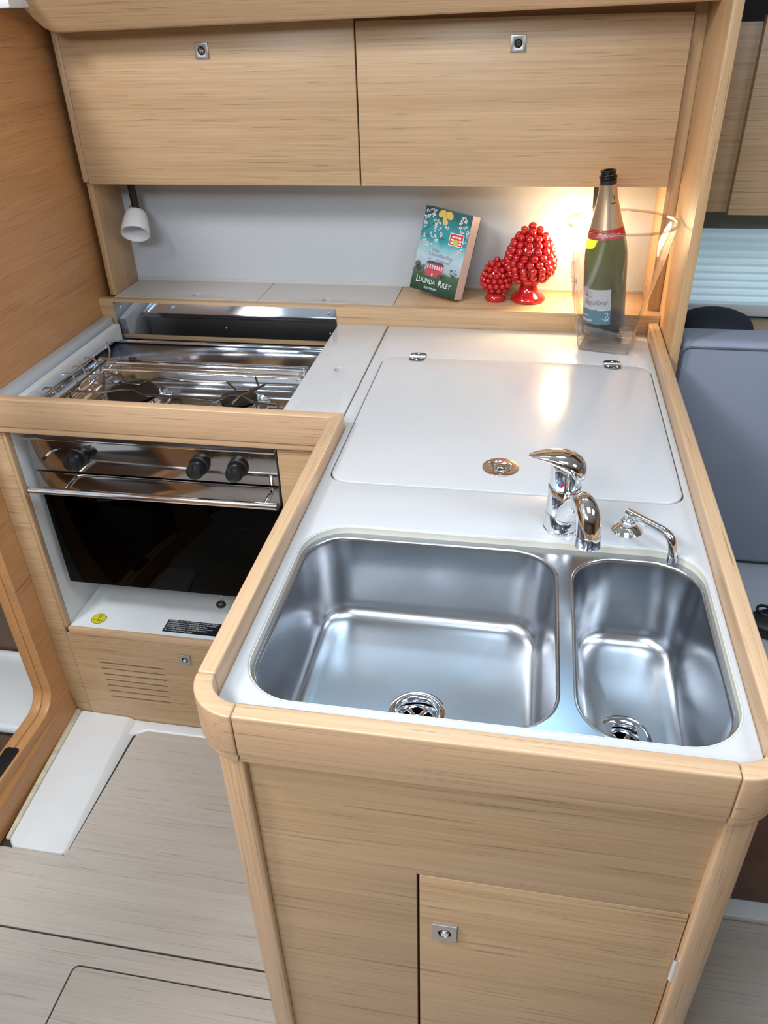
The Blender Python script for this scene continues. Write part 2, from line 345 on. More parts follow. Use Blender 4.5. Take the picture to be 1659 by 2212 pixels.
# ---- left bulkhead with a doorway
wl = thing('wall_left', 'oak veneered bulkhead, tinted for warm light, on the left with a doorway', 'wall', (XB, 0.2, FL), kind='structure')
plate('bulkhead_panel', [(-1.4, FL), (0.90, FL), (0.90, 0.652), (-1.4, 0.652)], [rrect(-0.60, 0.118, -0.752, 0.50, 0.052, 10)], XB - 0.022, XB, 'bulkhead_oak', wl, 'yzx', 0.003)
dr = thing('door_1', 'doorway frame with rounded sill corner and dark strike plate', 'door frame', (XB - 0.03, -0.2, -0.75), kind='structure')
plate('door_lining', rrect(-0.66, 0.170, -0.80, 0.56, 0.02, 3), [rrect(-0.597, 0.1165, -0.7505, 0.49, 0.050, 10)], XB - 0.047, XB - 0.0225, 'warm_cast_oak_z', dr, 'yzx', 0.004)
B().hexa([(XB - .001, 0.176, -0.775), (XB + .001, 0.176, -0.775), (XB + .004, -1.38, -0.775), (XB - .001, -1.38, -0.775)],
         [(XB - .001, 0.176, FL), (XB + .008, 0.176, FL), (XB + .060, -1.38, FL), (XB - .001, -1.38, FL)]).build('sill_face', 'bulkhead_oak', dr)
pl = plate('strike_plate', rrect(-0.150, -0.022, XB - 0.040, XB - 0.006, 0.008, 5), [], -0.7545, -0.7495, 'black_plastic', dr, bevel=0.0008, label='dark recessed strike plate in the door sill')
# plate() lays outlines in x,y: swap so the plate runs along the sill
for v in pl.data.vertices: v.co = Vector((v.co.y + WL[pl].y, v.co.x + WL[pl].x, v.co.z + WL[pl].z)) - WL[pl]
bm = bmesh.new(); bm.from_mesh(pl.data); bmesh.ops.recalc_face_normals(bm, faces=bm.faces); bm.to_mesh(pl.data); bm.free()
B().lathe((XB - 0.024, -0.085, -0.7496), [(.0035, 0), (.0035, .0008), (0, .0014)], 12).build('strike_screw', 'chrome', dr)
# cabin beyond the doorway
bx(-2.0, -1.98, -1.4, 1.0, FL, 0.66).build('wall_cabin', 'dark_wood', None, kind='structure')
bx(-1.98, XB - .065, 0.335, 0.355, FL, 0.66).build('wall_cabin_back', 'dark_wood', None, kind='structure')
sb = thing('shower_tray', 'white moulded shower tray seen through the doorway on the left', 'shower tray', (-1.2, 0.2, FL))
bx(-1.90, XB - .070, 0.085, 0.332, FL, -0.822).build('tray_floor', 'white_gelcoat', sb, bevel=0.012, seg=3)
bx(-1.90, XB - .070, 0.312, 0.333, -0.83, -0.812).build('tray_upstand', 'white_gelcoat', sb, bevel=0.008, seg=3)

# ---- back wall, locker ceiling, right partition
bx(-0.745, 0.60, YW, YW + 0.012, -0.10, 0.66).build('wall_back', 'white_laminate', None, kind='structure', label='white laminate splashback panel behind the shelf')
wr = bx(0.5865, 0.6045, 0.53, 0.90, -0.60, 1.02).build('wall_right', 'niche_oak', None, bevel=0.0015, kind='structure', label='oak partition panel standing beside the ice bucket')
cl = thing('ceiling', 'white headlining with deck hatch openings', 'ceiling', (0.3, 0, 0.66), kind='structure')
bx(-2.0, -0.70, 0.55, 1.0, 0.652, 0.672).build('side_deck_panel', 'ceiling_white', cl, bevel=0.004)
plate('headlining', [(-2.0, -2.7), (3.2, -2.7), (3.2, 0.50), (-2.0, 0.50)],
      [rrect(0.22, 0.68, -0.78, -0.32, 0.04, 5), rrect(1.10, 1.60, -0.75, -0.25, 0.04, 5), [(-1.6, -2.0), (-0.25, -2.0), (-0.25, 0.12), (-1.6, 0.12)]], 1.13, 1.15, 'ceiling_white', cl)
bx(-0.70, 3.2, 0.50, 1.0, 0.90, 0.92).build('locker_ceiling', 'ceiling_white', cl)
bx(-2.0, -0.70, 0.55, 0.57, 0.673, 1.13).build('coaming', 'ceiling_white', cl); bx(-0.70, 3.2, 0.50, 0.52, 0.90, 1.13).build('coaming', 'ceiling_white', cl)
for i_, x_ in enumerate((-0.02, 0.40)):
    w_ = thing('window_%d' % (i_ + 2), 'narrow tinted coachroof window above the lockers', 'window', (x_, 0.498, 0.94), kind='structure')
    bx(x_ - .13, x_ + .13, 0.4960, 0.4985, 0.945, 1.095).build('window_pane', 'blind_head', w_)
    plate('window_frame', rrect(x_ - .15, x_ + .15, 0.925, 1.115, .02, 4), [rrect(x_ - .13, x_ + .13, 0.945, 1.095, .012, 4)], 0.4955, 0.4995, 'white_gelcoat', w_, 'xzy')
bx(-2.0, 3.2, 0.985, 1.0, FL, 0.92).build('wall_hull', 'ceiling_white', None, kind='structure')
# opposite side of the cabin (reflected in the cooker)
of = thing('wall_front', 'dark wooden joinery on the opposite side of the cabin', 'wall', (0.3, -2.55, FL), kind='structure')
bx(-2.0, 3.2, -2.62, -2.60, FL, 1.13).build('joinery_panel', 'dark_wood', of)
for x in (-1.3, -0.75, -0.2, 0.45, 1.2): bx(x, x + 0.05, -2.60, -2.58, FL, 1.13).build('joinery_stile', 'oak_z', of)
bx(3.18, 3.2, -2.6, 0.98, FL, 1.13).build('wall_saloon', 'oak_z', None, kind='structure')

# ---- curved fascia above the lockers
fb = [(0.60, 0.6305), (0.585, 0.6285), (-0.660, 0.6085), (-0.684, 0.6095), (-0.696, 0.617), (-0.708, 0.634), (-0.7185, 0.660), (-0.728, 0.69), (-0.735, 0.74), (-0.735, 0.79), (0.60, 0.79)]
fas = plate('trim_2', fb, [], 0.65, 0.705, 'oak_x', None, 'xzy', 0.004, kind='structure', label='curved oak fascia board overhead above the lockers')
for v in fas.data.vertices: v.co.y -= (v.co.z + WL[fas].z - 0.61) * 0.75    # its face leans out towards the cabin

# ================================================================== OVERHEAD LOCKER
lk = thing('overhead_locker', 'long oak overhead locker with two doors above the shelf', 'cabinet', (-0.07, 0.80, ZL))
bx(-0.7345, -0.7205, YC + .012, YW, ZL, 0.90).build('side_panel', 'niche_oak', lk, bevel=0.001)
bx(0.5605, 0.5862, YC + .016, YW, ZL, 0.90).build('side_panel', 'niche_oak', lk, bevel=0.001)
bx(-0.7205, 0.5605, YC + .019, YW, ZC + .006, ZC + .020).build('bottom_panel', 'oak_x', lk)
bx(-0.7345, 0.5865, YC + .022, YC + .034, ZC + .020, 0.90).build('front_frame', 'oak_x', lk)
for x0, x1, lx, lab in ((-0.7200, -0.0822, -0.4037, 'left oak locker door'), (-0.0790, 0.5600, 0.2418, 'right oak locker door')):
    d = bx(x0, x1, YC, YC + .018, ZC, ZT + (0.03 if x0 < -.5 else 0)).build('door', 'oak_x', lk, bevel=0.0012, label=lab)
    latch(d, lx, YC, 0.5683, 0.029, 0.029)
bx(-0.7340, -0.7205, YC, YC + .012, ZC + .004, 0.62).build('edge_strip', 'oak_z', lk, bevel=0.001)

# ================================================================== BACK SHELF
sh = thing('back_shelf', 'low oak shelf with grey lift-out covers behind the cooker', 'shelf', (-0.07, 0.80, 0))
TI = 0.007   # the board leans forward: its foot is set back by this much over 0.1 m
B().hexa([(XB, YL + TI, -0.058), (0.586, YL + TI, -0.058), (0.586, YL + .030, -0.058), (XB, YL + .030, -0.058)], [(XB, YL, ZL), (0.586, YL, ZL), (0.586, YL + .018, ZL), (XB, YL + .018, ZL)]).build('front_board', 'oak_x', sh, bevel=0.0015)
bx(-0.0135, 0.5860, YL + .018, YW, 0.025, ZL).build('shelf_board', 'oak_x', sh, bevel=0.0008, label='bare oak part of the shelf')
for x0, x1, hx, hy in ((-0.7200, -0.3490, -0.5126, 0.766), (-0.3475, -0.0150, -0.1794, 0.757)):
    plate('cover_panel', [(x0, YL + .0185), (x1, YL + .0185), (x1, YW), (x0, YW)], [arc(hx, hy, .0125, 0, 2 * pi * 23 / 24, 23)], 0.033, ZL + .0004, 'shelf_grey', sh, bevel=0.0008, label='grey lift-out shelf cover with finger hole')
bx(-0.72, -0.0150, YL + .0185, YW, 0.020, 0.0325).build('cover_bearer', 'shelf_grey', sh)
bx(-0.720, 0.5605, YW - 0.004, YW, ZL, ZL + 0.008).build('back_bead', 'shelf_grey', sh, bevel=0.001)

# polished splash plate on the board behind the cooker
sp = thing('splash_plate', 'mirror polished steel splash plate screwed to the shelf front behind the cooker', 'splash plate', (-0.43, YL - .001, -0.045))
def by(z): return YL + TI * (ZL - z) / (ZL + 0.058) - .0004
B().hexa([(-0.7165, by(-.0445) - .0014, -.0445), (-0.1500, by(-.0445) - .0014, -.0445), (-0.1500, by(-.0445), -.0445), (-0.7165, by(-.0445), -.0445)],
         [(-0.7165, by(.0375) - .0014, .0375), (-0.1500, by(.0375) - .0014, .0375), (-0.1500, by(.0375), .0375), (-0.7165, by(.0375), .0375)]).build('steel_sheet', 'polished_steel', sp)
for x, z in ((-0.700, 0.026), (-0.168, 0.026), (-0.700, -0.028), (-0.43, -0.022), (-0.168, -0.026)):
    B().lathe((x, by(z) - .0014, z), [(.0032, 0), (.003, .001), (0, .0018)], 12, (0, -1, -.07)).build('screw', 'chrome', sp)

# ================================================================== WORKTOP
wk = thing('worktop', 'light grey worktop with icebox lid on the sink unit', 'worktop', (0.27, 0.1, -0.012))
inner = [(-0.0247, 0.1905), (-0.0247, YL + .0022), (XR, YL + .0022), (XR, -0.469)] + arc(0.5265, -0.469, 0.0363, 0, -pi / 2, 8)[1:] + arc(0.0243, -0.469, 0.037, -pi / 2, -pi, 8) + [(XL, 0.1905)]
cut = rrect(0.0035, 0.5545, -0.468, -0.1215, 0.066, 10)
lidhole = rrect(-0.0015, 0.5515, -0.0015, 0.5305, 0.034, 8)
plate('main_slab', inner, [cut, lidhole], -0.013, 0, 'worktop_grey', wk, bevel=0.003)
plate('cutout_lip', rrect(0.0030, 0.5550, -0.4685, -0.1210, 0.0665, 10), [rrect(0.0046, 0.5534, -0.4669, -0.1226, 0.0650, 10)], -0.0128, -0.0022, 'lip_cream', wk, label='cream sealed lip of the sink cutout')
lid = plate('icebox_lid', rrect(0.0005, 0.5495, 0.0005, 0.5285, 0.032, 8), [], -0.013, 0.0010, 'worktop_grey', wk, bevel=0.0018, label='light grey icebox lid with rounded corners')
bx(-0.01, 0.556, -0.01, 0.54, -0.02, -0.0132).build('lid_rebate', 'gap_grey', wk)
plate('cooker_side_slab', [(-0.1460, 0.190), (-0.0268, 0.190), (-0.0268, YL + .0022), (-0.1460, YL + .0022)], [arc(-0.0824, 0.448, .0122, 0, 2 * pi * 23 / 24, 23)], -0.013, 0.0004, 'worktop_grey', wk, bevel=0.0012, label='narrow grey slab with finger hole beside the cooker')
bx(-0.140, -0.030, 0.2, YL, -0.024, -0.0132).build('slab_bearer', 'lip_cream', wk)
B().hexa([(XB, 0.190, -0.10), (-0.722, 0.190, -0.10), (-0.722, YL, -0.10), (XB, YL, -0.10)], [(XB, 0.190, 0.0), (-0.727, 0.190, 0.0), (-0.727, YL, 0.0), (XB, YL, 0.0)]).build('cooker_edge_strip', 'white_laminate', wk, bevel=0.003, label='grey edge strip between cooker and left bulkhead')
# lid hinges and ring latch (sub-parts of the lid)
def hinge(cx, cy):
    for sgn in (1, -1):
        pts = [(cx - .0165, cy + sgn * .001), (cx + .0165, cy + sgn * .001)] + ([(cx + .0165, cy + sgn * .017), (cx + .008, cy + sgn * .0225), (cx - .008, cy + sgn * .0225), (cx - .0165, cy + sgn * .017)])
        if sgn < 0: pts = pts[::-1]
        plate('hinge_leaf', pts, [], 0.0008, 0.0028, 'hinge_steel', lid, bevel=0.0006, label='satin steel hinge leaf')
        for dx, dy in ((-.009, .010), (.009, .010), (0, .017)):
            B().lathe((cx + dx, cy + sgn * dy, .0028), [(.0032, 0), (.0028, .0006), (0, .001)], 10).build('hinge_screw', 'chrome', lid)
    B().cyl((cx - .0165, cy, .0030), (cx + .0165, cy, .0030), .0034, n=14).build('hinge_barrel', 'chrome', lid)
hinge(0.0719, 0.5295); hinge(0.4765, 0.5295)
lx, ly = 0.2718, 0.0758
plate('ring_latch_plate', arc(lx, ly, .0295, 0, 2 * pi * 39 / 40, 39), [arc(lx, ly, .0165, 0, 2 * pi * 31 / 32, 31)], 0.0008, 0.0026, 'bronze_steel', lid, bevel=0.0007, label='round steel flush latch plate')
B().tube([(a, b_, .0026) for a, b_ in arc(lx, ly, .0178, 0, 2 * pi * 35 / 36, 35)], .0013, 6, True).build('ring_latch_ring', 'chrome', lid)
B().lathe((lx, ly, .0008), [(.0165, 0), (.013, .0012), (.0115, .005), (.006, .0072), (0, .0078)], 28).build('ring_latch_cup', 'chrome', lid, label='domed chrome latch knob')
for a in (0.6, pi - .6, 1.5 * pi):
    B().lathe((lx + .0232 * cos(a), ly + .0232 * sin(a), .0026), [(.0026, 0), (.0022, .0004), (0, .0007)], 10).build('ring_latch_screw', 'chrome', lid)

# ================================================================== FIDDLE RAIL
fr = thing('fiddle_rail', 'raised solid oak fiddle rail edging the worktop and cooker', 'rail', (0.27, 0.0, -0.045))
ZB, ZG = -0.0445, -0.0312
def rail(name, q, mat, lab=None, lip=0.0030, open_=False):
    """q: four plan corners, inner edge first then outer edge"""
    (a, b_, c, d) = q
    o = B().hexa([(*p, ZG) for p in q], [(*p, RZ) for p in q]).build(name, mat, fr, bevel=0.0028, seg=3, label=lab)
    cc = Vector((sum(p[0] for p in q) / 4, sum(p[1] for p in q) / 4))
    e = (Vector(b_) - Vector(a)).normalized(); nrm = (Vector(d) - Vector(a)); nrm = nrm - e * nrm.dot(e); nrm.normalize()
    q2 = [Vector(a), Vector(b_), Vector(c) - nrm * lip, Vector(d) - nrm * lip]
    B().hexa([(p[0], p[1], ZB) for p in q2], [(p[0], p[1], ZG + .0004) for p in q2]).build('lower_bead', mat, o, bevel=0.0022, seg=2)
    return o
g = 0.0006
rail('front_rail', [(0.0243 + g, YF), (0.5265 - g, YF), (0.5265 - g, YF - RW), (0.0243 + g, YF - RW)], 'rail_x', 'long front oak rail before the sink')
rail('sink_side_rail', [(XL, -0.469 + g), (XL, YS + RW - g), (XL - RW, YS - g), (XL - RW, -0.469 + g)], 'rail_y', 'oak rail on the left side of the sink')
rail('cooker_rail', [(XB, YS + RW), (XL - g, YS + RW), (XL - RW - g, YS), (XB, YS)], 'rail_x', 'oak rail in front of the cooker')
rail('right_rail', [(XR, -0.469 + g), (XR, YL), (XR + RW, YL), (XR + RW, -0.469 + g)], 'rail_y', 'oak rail along the right of the worktop')
for cx, a0 in ((0.0243, pi), (0.5265, 1.5 * pi)):
    ro, ri = 0.0583, 0.0368
    def ring(z, ro_, ri_): return [(x, y, z) for x, y in arc(cx, -0.469, ro_, a0, a0 + pi / 2, 12)] + [(x, y, z) for x, y in arc(cx, -0.469, ri_, a0 + pi / 2, a0, 12)]
    cb = B().loft([ring(ZG, ro, ri), ring(RZ, ro, ri)]).build('corner_block', 'rail_x', fr, bevel=0.0026, seg=3, label='rounded oak corner block of the rail')
    B().loft([ring(ZB, ro - .003, ri), ring(ZG + .0004, ro - .003, ri)]).build('lower_bead', 'rail_x', cb, bevel=0.002)

# ================================================================== DOUBLE SINK
sk = thing('double_sink', 'brushed steel double-bowl sink let into the worktop', 'sink', (0.28, -0.3, -0.16))
ZF = -0.0120; ZD = -0.146
bowls = [('large_bowl', 0.0100, 0.3605, -0.4625, -0.1345, (0.191, -0.330)), ('small_bowl', 0.3825, 0.5472, -0.4625, -0.1370, (0.4555, -0.333))]
plate('sink_flange', rrect(-0.004, 0.5600, -0.478, -0.1150, 0.07, 10), [rrect(b_[1] - .001, b_[2] + .001, b_[3] - .001, b_[4] + .001, .060, 10) for b_ in bowls], ZF - .0025, ZF - .0002, 'sink_steel', sk, bevel=0.0)
for nm, x0, x1, y0, y1, (dx, dy) in bowls:
    rings = []
    def rr(ins, z, r, drop=0):
        rings.append([(a, b_, z) for a, b_ in rrect(x0 + ins, x1 - ins, y0 + ins, y1 - ins, r, 10)])
    rr(-.0035, ZF - .0001, .062); rr(-.0018, ZF + .0009, .061); rr(-.0003, ZF + .0007, .0595); rr(.0012, ZF - .002, .058); rr(.0022, ZF - .006, .057)
    rr(.006, ZF - .05, .054); rr(.0105, ZD + .030, .050); rr(.0125, ZD + .018, .0485); rr(.0165, ZD + .009, .046); rr(.0225, ZD + .0035, .043); rr(.030, ZD + .0005, .040); rr(.040, ZD - .0005, .036)
    last = rings[-1]
    for t, z in ((.5, ZD - .002), (.85, ZD - .0032), (1.0, ZD - .0035)):
        rings.append([(p[0] * (1 - t) + t * (dx + .0365 * cos(atan2(p[1] - dy, p[0] - dx))), p[1] * (1 - t) + t * (dy + .0365 * sin(atan2(p[1] - dy, p[0] - dx))), z) for p in last])
    bo = B().loft(rings, False, False).build(nm, 'sink_steel', sk, smooth=60, label=('wide left sink bowl' if nm[0] == 'l' else 'narrow right sink bowl'))
    c = (dx, dy, ZD - .0035)
    B().lathe(c, [(.0375, -.001), (.0375, .0008), (.0345, .0016), (.0300, .0012), (.0275, -.001), (.0262, -.004), (.0245, -.0125)], 40, cap0=False, cap1=False).build('drain_ring', 'polished_steel', bo)
    B().lathe(c, [(.0378, .0001), (.0392, .0001)], 40, cap0=False, cap1=False).build('drain_seal', 'dark_gap', bo)
    holes = []
    for k in range(5):
        a = 2 * pi * k / 5 + 0.4
        holes.append([(dx + q * cos(a + s_), dy + q * sin(a + s_)) for q, s_ in ((.0085, -.30), (.0145, -.42), (.0205, -.44), (.0215, 0), (.0205, .44), (.0145, .42), (.0085, .30))])
    plate('strainer', arc(dx, dy, .0248, 0, 2 * pi * 31 / 32, 31), holes, c[2] - .0130, c[2] - .0105, 'polished_steel', bo, bevel=0.0007)
    B().lathe((dx, dy, c[2] - .040), [(.0246, 0), (.0246, .0262)], 24, cap1=False).build('drain_well', 'black_enamel', bo)
    B().lathe((dx, dy, c[2] - .0105), [(.0055, 0), (.005, .002), (0, .0028)], 14).build('strainer_screw', 'chrome', bo)

# ================================================================== TAPS
mx = thing('mixer_tap', 'chrome single-lever mixer tap with angled spout between the bowls', 'tap', (0.3655, -0.0865, 0))
cx, cy = 0.3655, -0.0865
B().lathe((cx, cy, 0), [(.0245, 0), (.0245, .004), (.0236, .005), (.0232, .030), (.0226, .031), (.0229, .032), (.0222, .070), (.0212, .0715), (.0220, .073), (.0216, .100), (.0205, .106)], 40).build('tap_body', 'chrome', mx)
B().lathe((cx, cy, .0712), [(.02245, 0), (.0231, .0012), (.02245, .0024)], 40, cap0=False, cap1=False).build('collar_ring', 'chrome', mx)
# lever: domed cap drawn out into a beak towards the left
def lev(t, wid, th, off):
    return wid, th, off
rings = []
ldir = Vector((-0.93, 0.10, 0)).normalized(); lsid = Vector((-ldir.y, ldir.x, 0))
for d, hw, zt, zb in ((-.0275, .004, .098, .092), (-.0255, .0135, .1075, .086), (-.019, .0200, .1160, .084), (-.008, .0226, .1212, .0930), (.004, .0226, .1230, .1015), (.015, .0203, .1228, .1060), (.027, .0165, .1215, .1092), (.037, .0125, .1190, .1115), (.046, .0085, .1165, .1125), (.0525, .0030, .1145, .1125)):
    c = Vector((cx, cy, 0)) + ldir * d; rg = []
    for k in range(20):
        a = 2 * pi * k / 20; s_, z_ = cos(a), sin(a)
        rg.append(c + lsid * hw * s_ + Vector((0, 0, (zt + zb) / 2 + (zt - zb) / 2 * (abs(z_) ** .8) * (1 if z_ > 0 else -1))))
    rings.append(rg)
B().loft(rings).build('lever', 'chrome', mx, smooth=50, label='beak-shaped chrome lever')
# spout
sdir = Vector((0.024, -0.083, 0)).normalized()
base = Vector((cx, cy, 0.028))
pts = bez(base + sdir * .012 + Vector((0, 0, .002)), base + sdir * .035 + Vector((0, 0, .022)), base + sdir * .055 + Vector((0, 0, .062)), base + sdir * .083 + Vector((0, 0, .062)), 8)[:-1]
pts += bez(base + sdir * .083 + Vector((0, 0, .062)), base + sdir * .098 + Vector((0, 0, .060)), base + sdir * .103 + Vector((0, 0, .048)), base + sdir * .106 + Vector((0, 0, .030)), 6)
rad = [.0160, .0158, .0156, .0154, .0152, .0151, .0151, .0152, .0153, .0155, .0157, .0159, .0160, .0160, .0160]
B().tube(pts, rad[:len(pts)], 20).build('spout', 'chrome', mx, smooth=60, label='angled chrome spout')
e = pts[-1]; ax = (pts[-1] - pts[-2]).normalized()
B().lathe(e, [(.0166, -.002), (.0166, .013), (.0156, .0148), (.0130, .0148), (.0118, .012)], 24, ax).build('aerator', 'chrome', mx)
fdir = Vector((-0.31, -0.95, 0)).normalized(); fs = Vector((-fdir.y, fdir.x, 0))
for nm, a0, mt in (('hot_dot', pi / 2, 'dot_red'), ('cold_dot', -pi / 2, 'dot_blue')):
    c = Vector((cx, cy, .0835)) + fdir * .0219
    B().add([c] + [c - fs * .0042 * cos(a0 + pi * k / 10 - pi / 2 + pi / 2) + Vector((0, 0, .0042 * sin(a0 + pi * k / 10))) for k in range(11)], [(0, k + 1, k + 2) for k in range(10)]).build(nm, mt, mx, smooth=0)
pt = thing('pump_tap', 'small chrome swivel tap with bent tube over the narrow bowl', 'tap', (0.4590, -0.0800, 0))
cx, cy = 0.4590, -0.0800
B().lathe((cx, cy, 0), [(.0215, 0), (.0215, .0012), (.019, .0035), (.0120, .0085), (.0105, .009)], 36).build('base_flange', 'chrome', pt)
B().lathe((cx, cy, .0085), [(.0105, 0), (.0105, .007), (.009, .008)], 6).build('hex_nut', 'chrome', pt, smooth=20)
B().lathe((cx, cy, .016), [(.0080, 0), (.0082, .004), (.0060, .006), (.0060, .012)], 20).build('swivel_collar', 'chrome', pt)
d1 = Vector((0.0445, -0.050, 0.004))
s0 = Vector((cx - .002, cy + .004, .0285)); s1 = s0 + d1
pts = [s0, s0 + d1 * .3, s0 + d1 * .65] + bez(s1 - d1 * .18, s1 + d1 * .08, s1 + d1 * .20 + Vector((0, 0, -.002)), s1 + d1 * .26 + Vector((0, 0, -.022)), 8) + [s1 + d1 * .28 + Vector((0, 0, -.030))]
B().tube(pts, .0062, 16).build('tube_spout', 'chrome', pt, smooth=60)
e = pts[-1]
B().lathe(e + Vector((0, 0, .001)), [(.0070, 0), (.0070, -.010), (.006, -.0108), (.0045, -.0108)], 18).build('tube_nozzle', 'chrome', pt)

# ================================================================== COOKER (gimballed gas oven with two-burner hob)
ck = thing('gas_cooker', 'stainless marine gas cooker with two burners and black glass oven door', 'cooker', (-0.425, 0.42, -0.46))
KX0, KX1, KY0, KY1, ZK = -0.690, -0.1600, 0.215, 0.636, -0.034
hob = B()
hob.box(KX0, KX1, KY0, KY1, ZK - .006, ZK)
hob = hob.build('hob_plate', 'hob_steel', ck, bevel=0.001, label='mirror polished hob plate')
for q in (((KX0, KY1 - .004), (KX1, KY1)), ((KX0, KY0), (KX0 + .004, KY1)), ((KX1 - .004, KY0), (KX1, KY1))):
    bx(q[0][0], q[1][0], q[0][1], q[1][1], ZK, ZK + .007).build('hob_rim', 'polished_steel', ck, bevel=0.001)
for (cx, cy, r) in ((-0.4905, 0.3240, 0.0520), (-0.2620, 0.3210, 0.0375)):
    bu = B().lathe((cx, cy, ZK), [(r + .024, 0), (r + .022, .003), (r + .010, .0045), (r + .006, .006), (r + .002, .012), (r - .006, .0145), (r - .012, .0145)], 40).build('burner_base', 'polished_steel', ck)
    B().lathe((cx, cy, ZK + .0145), [(r - .004, 0), (r, .0015), (r, .0045), (r - .003, .0066), (r - .012, .0070), (0, .0072)], 40).build('burner_cap', 'black_enamel', bu, label='black enamelled burner cap')
    for k in range(24):
        a = 2 * pi * k / 24
        B().cyl((cx + (r + .002) * cos(a), cy + (r + .002) * sin(a), ZK + .0085), (cx + (r + .004) * cos(a), cy + (r + .004) * sin(a), ZK + .0085), .0012, n=6).build('flame_port', 'dark_gap', bu)
    B().cyl((cx + (r + .012) * .9, cy - (r + .012) * .5, ZK), (cx + (r + .012) * .9, cy - (r + .012) * .5, ZK + .018), .0028, n=8).build('flame_sensor', 'chrome', bu)
GA = [(-0.6044, 0.3577), (-0.5741, 0.366), (-0.5377, 0.3701), (-0.4986, 0.3242), (-0.4743, 0.3246), (-0.4498, 0.3663), (-0.3674, 0.3567), (-0.2976, 0.3587), (-0.2634, 0.3214), (-0.2389, 0.322), (-0.2144, 0.3551), (-0.164, 0.3571)]
GB = [(-0.6043, 0.2788), (-0.5314, 0.2816), (-0.4962, 0.2969), (-0.4728, 0.2962), (-0.447, 0.278), (-0.3362, 0.2777), (-0.2929, 0.2721), (-0.2648, 0.2947), (-0.2431, 0.2929), (-0.2138, 0.2716), (-0.164, 0.2661)]
gr = B().tube([(x, y, 0.0) for x, y in GA], .0026, 8).build('pan_support', 'wire_steel', ck, label='bent wire pan support over the burners')
B().tube([(x, y, 0.0) for x, y in GB], .0026, 8).build('grid_wire', 'wire_steel', gr)
B().tube([(-0.5314, 0.2816, .001), (-0.5704, 0.364, .001)], .0026, 8).build('grid_wire', 'wire_steel', gr)
B().tube([(-0.251, 0.2517, .003), (-0.2469, 0.2888, .003), (-0.2188, 0.3299, .003), (-0.2383, 0.3671, .010)], .0026, 8).build('grid_wire', 'wire_steel', gr)
B().tube([(-0.6044, 0.240, -0.0), (-0.6044, 0.440, -0.0)], .0026, 8).build('grid_wire', 'wire_steel', gr)
for x in (-0.6044, -0.3674, -0.166):
    B().tube([(x, 0.2777, 0), (x, 0.2777, ZK)], .0022, 6).build('grid_foot', 'wire_steel', gr)
for x, z in ((-0.6105, -.008), (-0.597, -.012), (-0.571, -.014), (-0.584, -.022)):
    B().tube([(x, 0.235, z), (x, 0.44, z)], .0028, 8).build('side_bar', 'chrome', ck)
fd = bx(-0.640, KX1 + .004, 0.4655, 0.4735, -.018, -.007).build('fiddle_bar', 'polished_steel', ck, bevel=0.0015, label='flat chrome fiddle bar across the hob')
bx(-0.625, KX1 + .004, 0.4290, 0.4420, -.020, -.012).build('fiddle_strip', 'chrome', fd, bevel=0.0015)
B().tube([(-0.615, 0.4055, -.006), (KX1 + .004, 0.4055, -.006)], .0034, 10).build('fiddle_rod', 'chrome', fd)
B().tube([(-0.615, 0.4535, -.010), (KX1 + .004, 0.4535, -.010)], .0030, 10).build('fiddle_rod', 'chrome', fd)
for x in (-0.628, KX1 - .004):
    B().tube([(x, 0.405, -.010), (x, 0.4695, -.010), (x, 0.4695, ZK)], .0026, 8).build('fiddle_bracket', 'chrome', fd)
B().cyl((-0.560, 0.4585, -.003), (-0.545, 0.4585, -.003), .0050, n=12).build('fiddle_clamp', 'black_plastic', fd)
for y, x0 in ((0.379, -0.674), (0.4195, -0.673), (0.470, -0.672), (0.305, -0.676)):
    B().tube([(x0 - .006, y, -.012), (x0, y, -.008), (x0 + .018, y + .001, -.008), (x0 + .027, y - .008, -.011), (x0 + .046, y - .028, -.024), (x0 + .052, y - .033, ZK)], .0021, 8).build('pot_clamp', 'chrome', ck, label='bent wire pot clamp')
B().tube([(-0.664, 0.558, -.006), (-0.634, 0.512, -.008), (-0.618, 0.474, -.010)], .0021, 8).build('pot_clamp', 'chrome', ck)
# oven body and front
OY = 0.214
bx(KX0 + .004, KX1 - .004, OY + .020, 0.62, -0.440, ZK - .0065).build('oven_body', 'satin_metal', ck, bevel=0.002)
bx(-0.640, -0.190, OY + .03, 0.60, -0.458, -0.440).build('drip_tray', 'satin_metal', ck, bevel=0.002)
cp = bx(KX0, KX1, OY, OY + .019, -0.1515, -0.0785).build('control_panel', 'panel_steel', ck, bevel=0.0015, label='mirror polished control panel')
bx(KX0, KX1, OY - .006, OY + .019, -0.0785, -0.0735).build('panel_lip', 'polished_steel', cp, bevel=0.001)
dg = bx(KX0 + .002, KX1 - .002, OY, OY + .018, -0.1990, -0.1555).build('door_rail', 'panel_steel', ck, bevel=0.0015, label='polished steel top of the oven door')
gd = bx(KX0 + .004, KX1 - .004, OY + .001, OY + .006, -0.4470, -0.1992).build('door_glass', 'oven_glass', ck, bevel=0.001, label='black oven door glass')
bx(KX0 + .004, KX1 - .004, OY + .012, OY + .0195, -0.4470, -0.1992).build('door_back', 'dark_gap', ck)
B().tube([(-0.530, OY + .0095, -0.268), (-0.250, OY + .0095, -0.268)], .0012, 6).build('oven_rack', 'chrome', gd)
B().tube([(-0.575, OY + .0095, -0.275), (-0.552, OY + .0095, -0.272)], .0014, 6).build('oven_rack', 'chrome', gd)
B().tube([(-0.556, OY + .0095, -0.292), (-0.546, OY + .0095, -0.291)], .0014, 6).build('oven_rack', 'chrome', gd)
B().tube([(-0.526, OY + .0095, -0.262), (-0.530, OY + .0095, -0.245)], .0009, 6).build('oven_rack', 'chrome', gd)
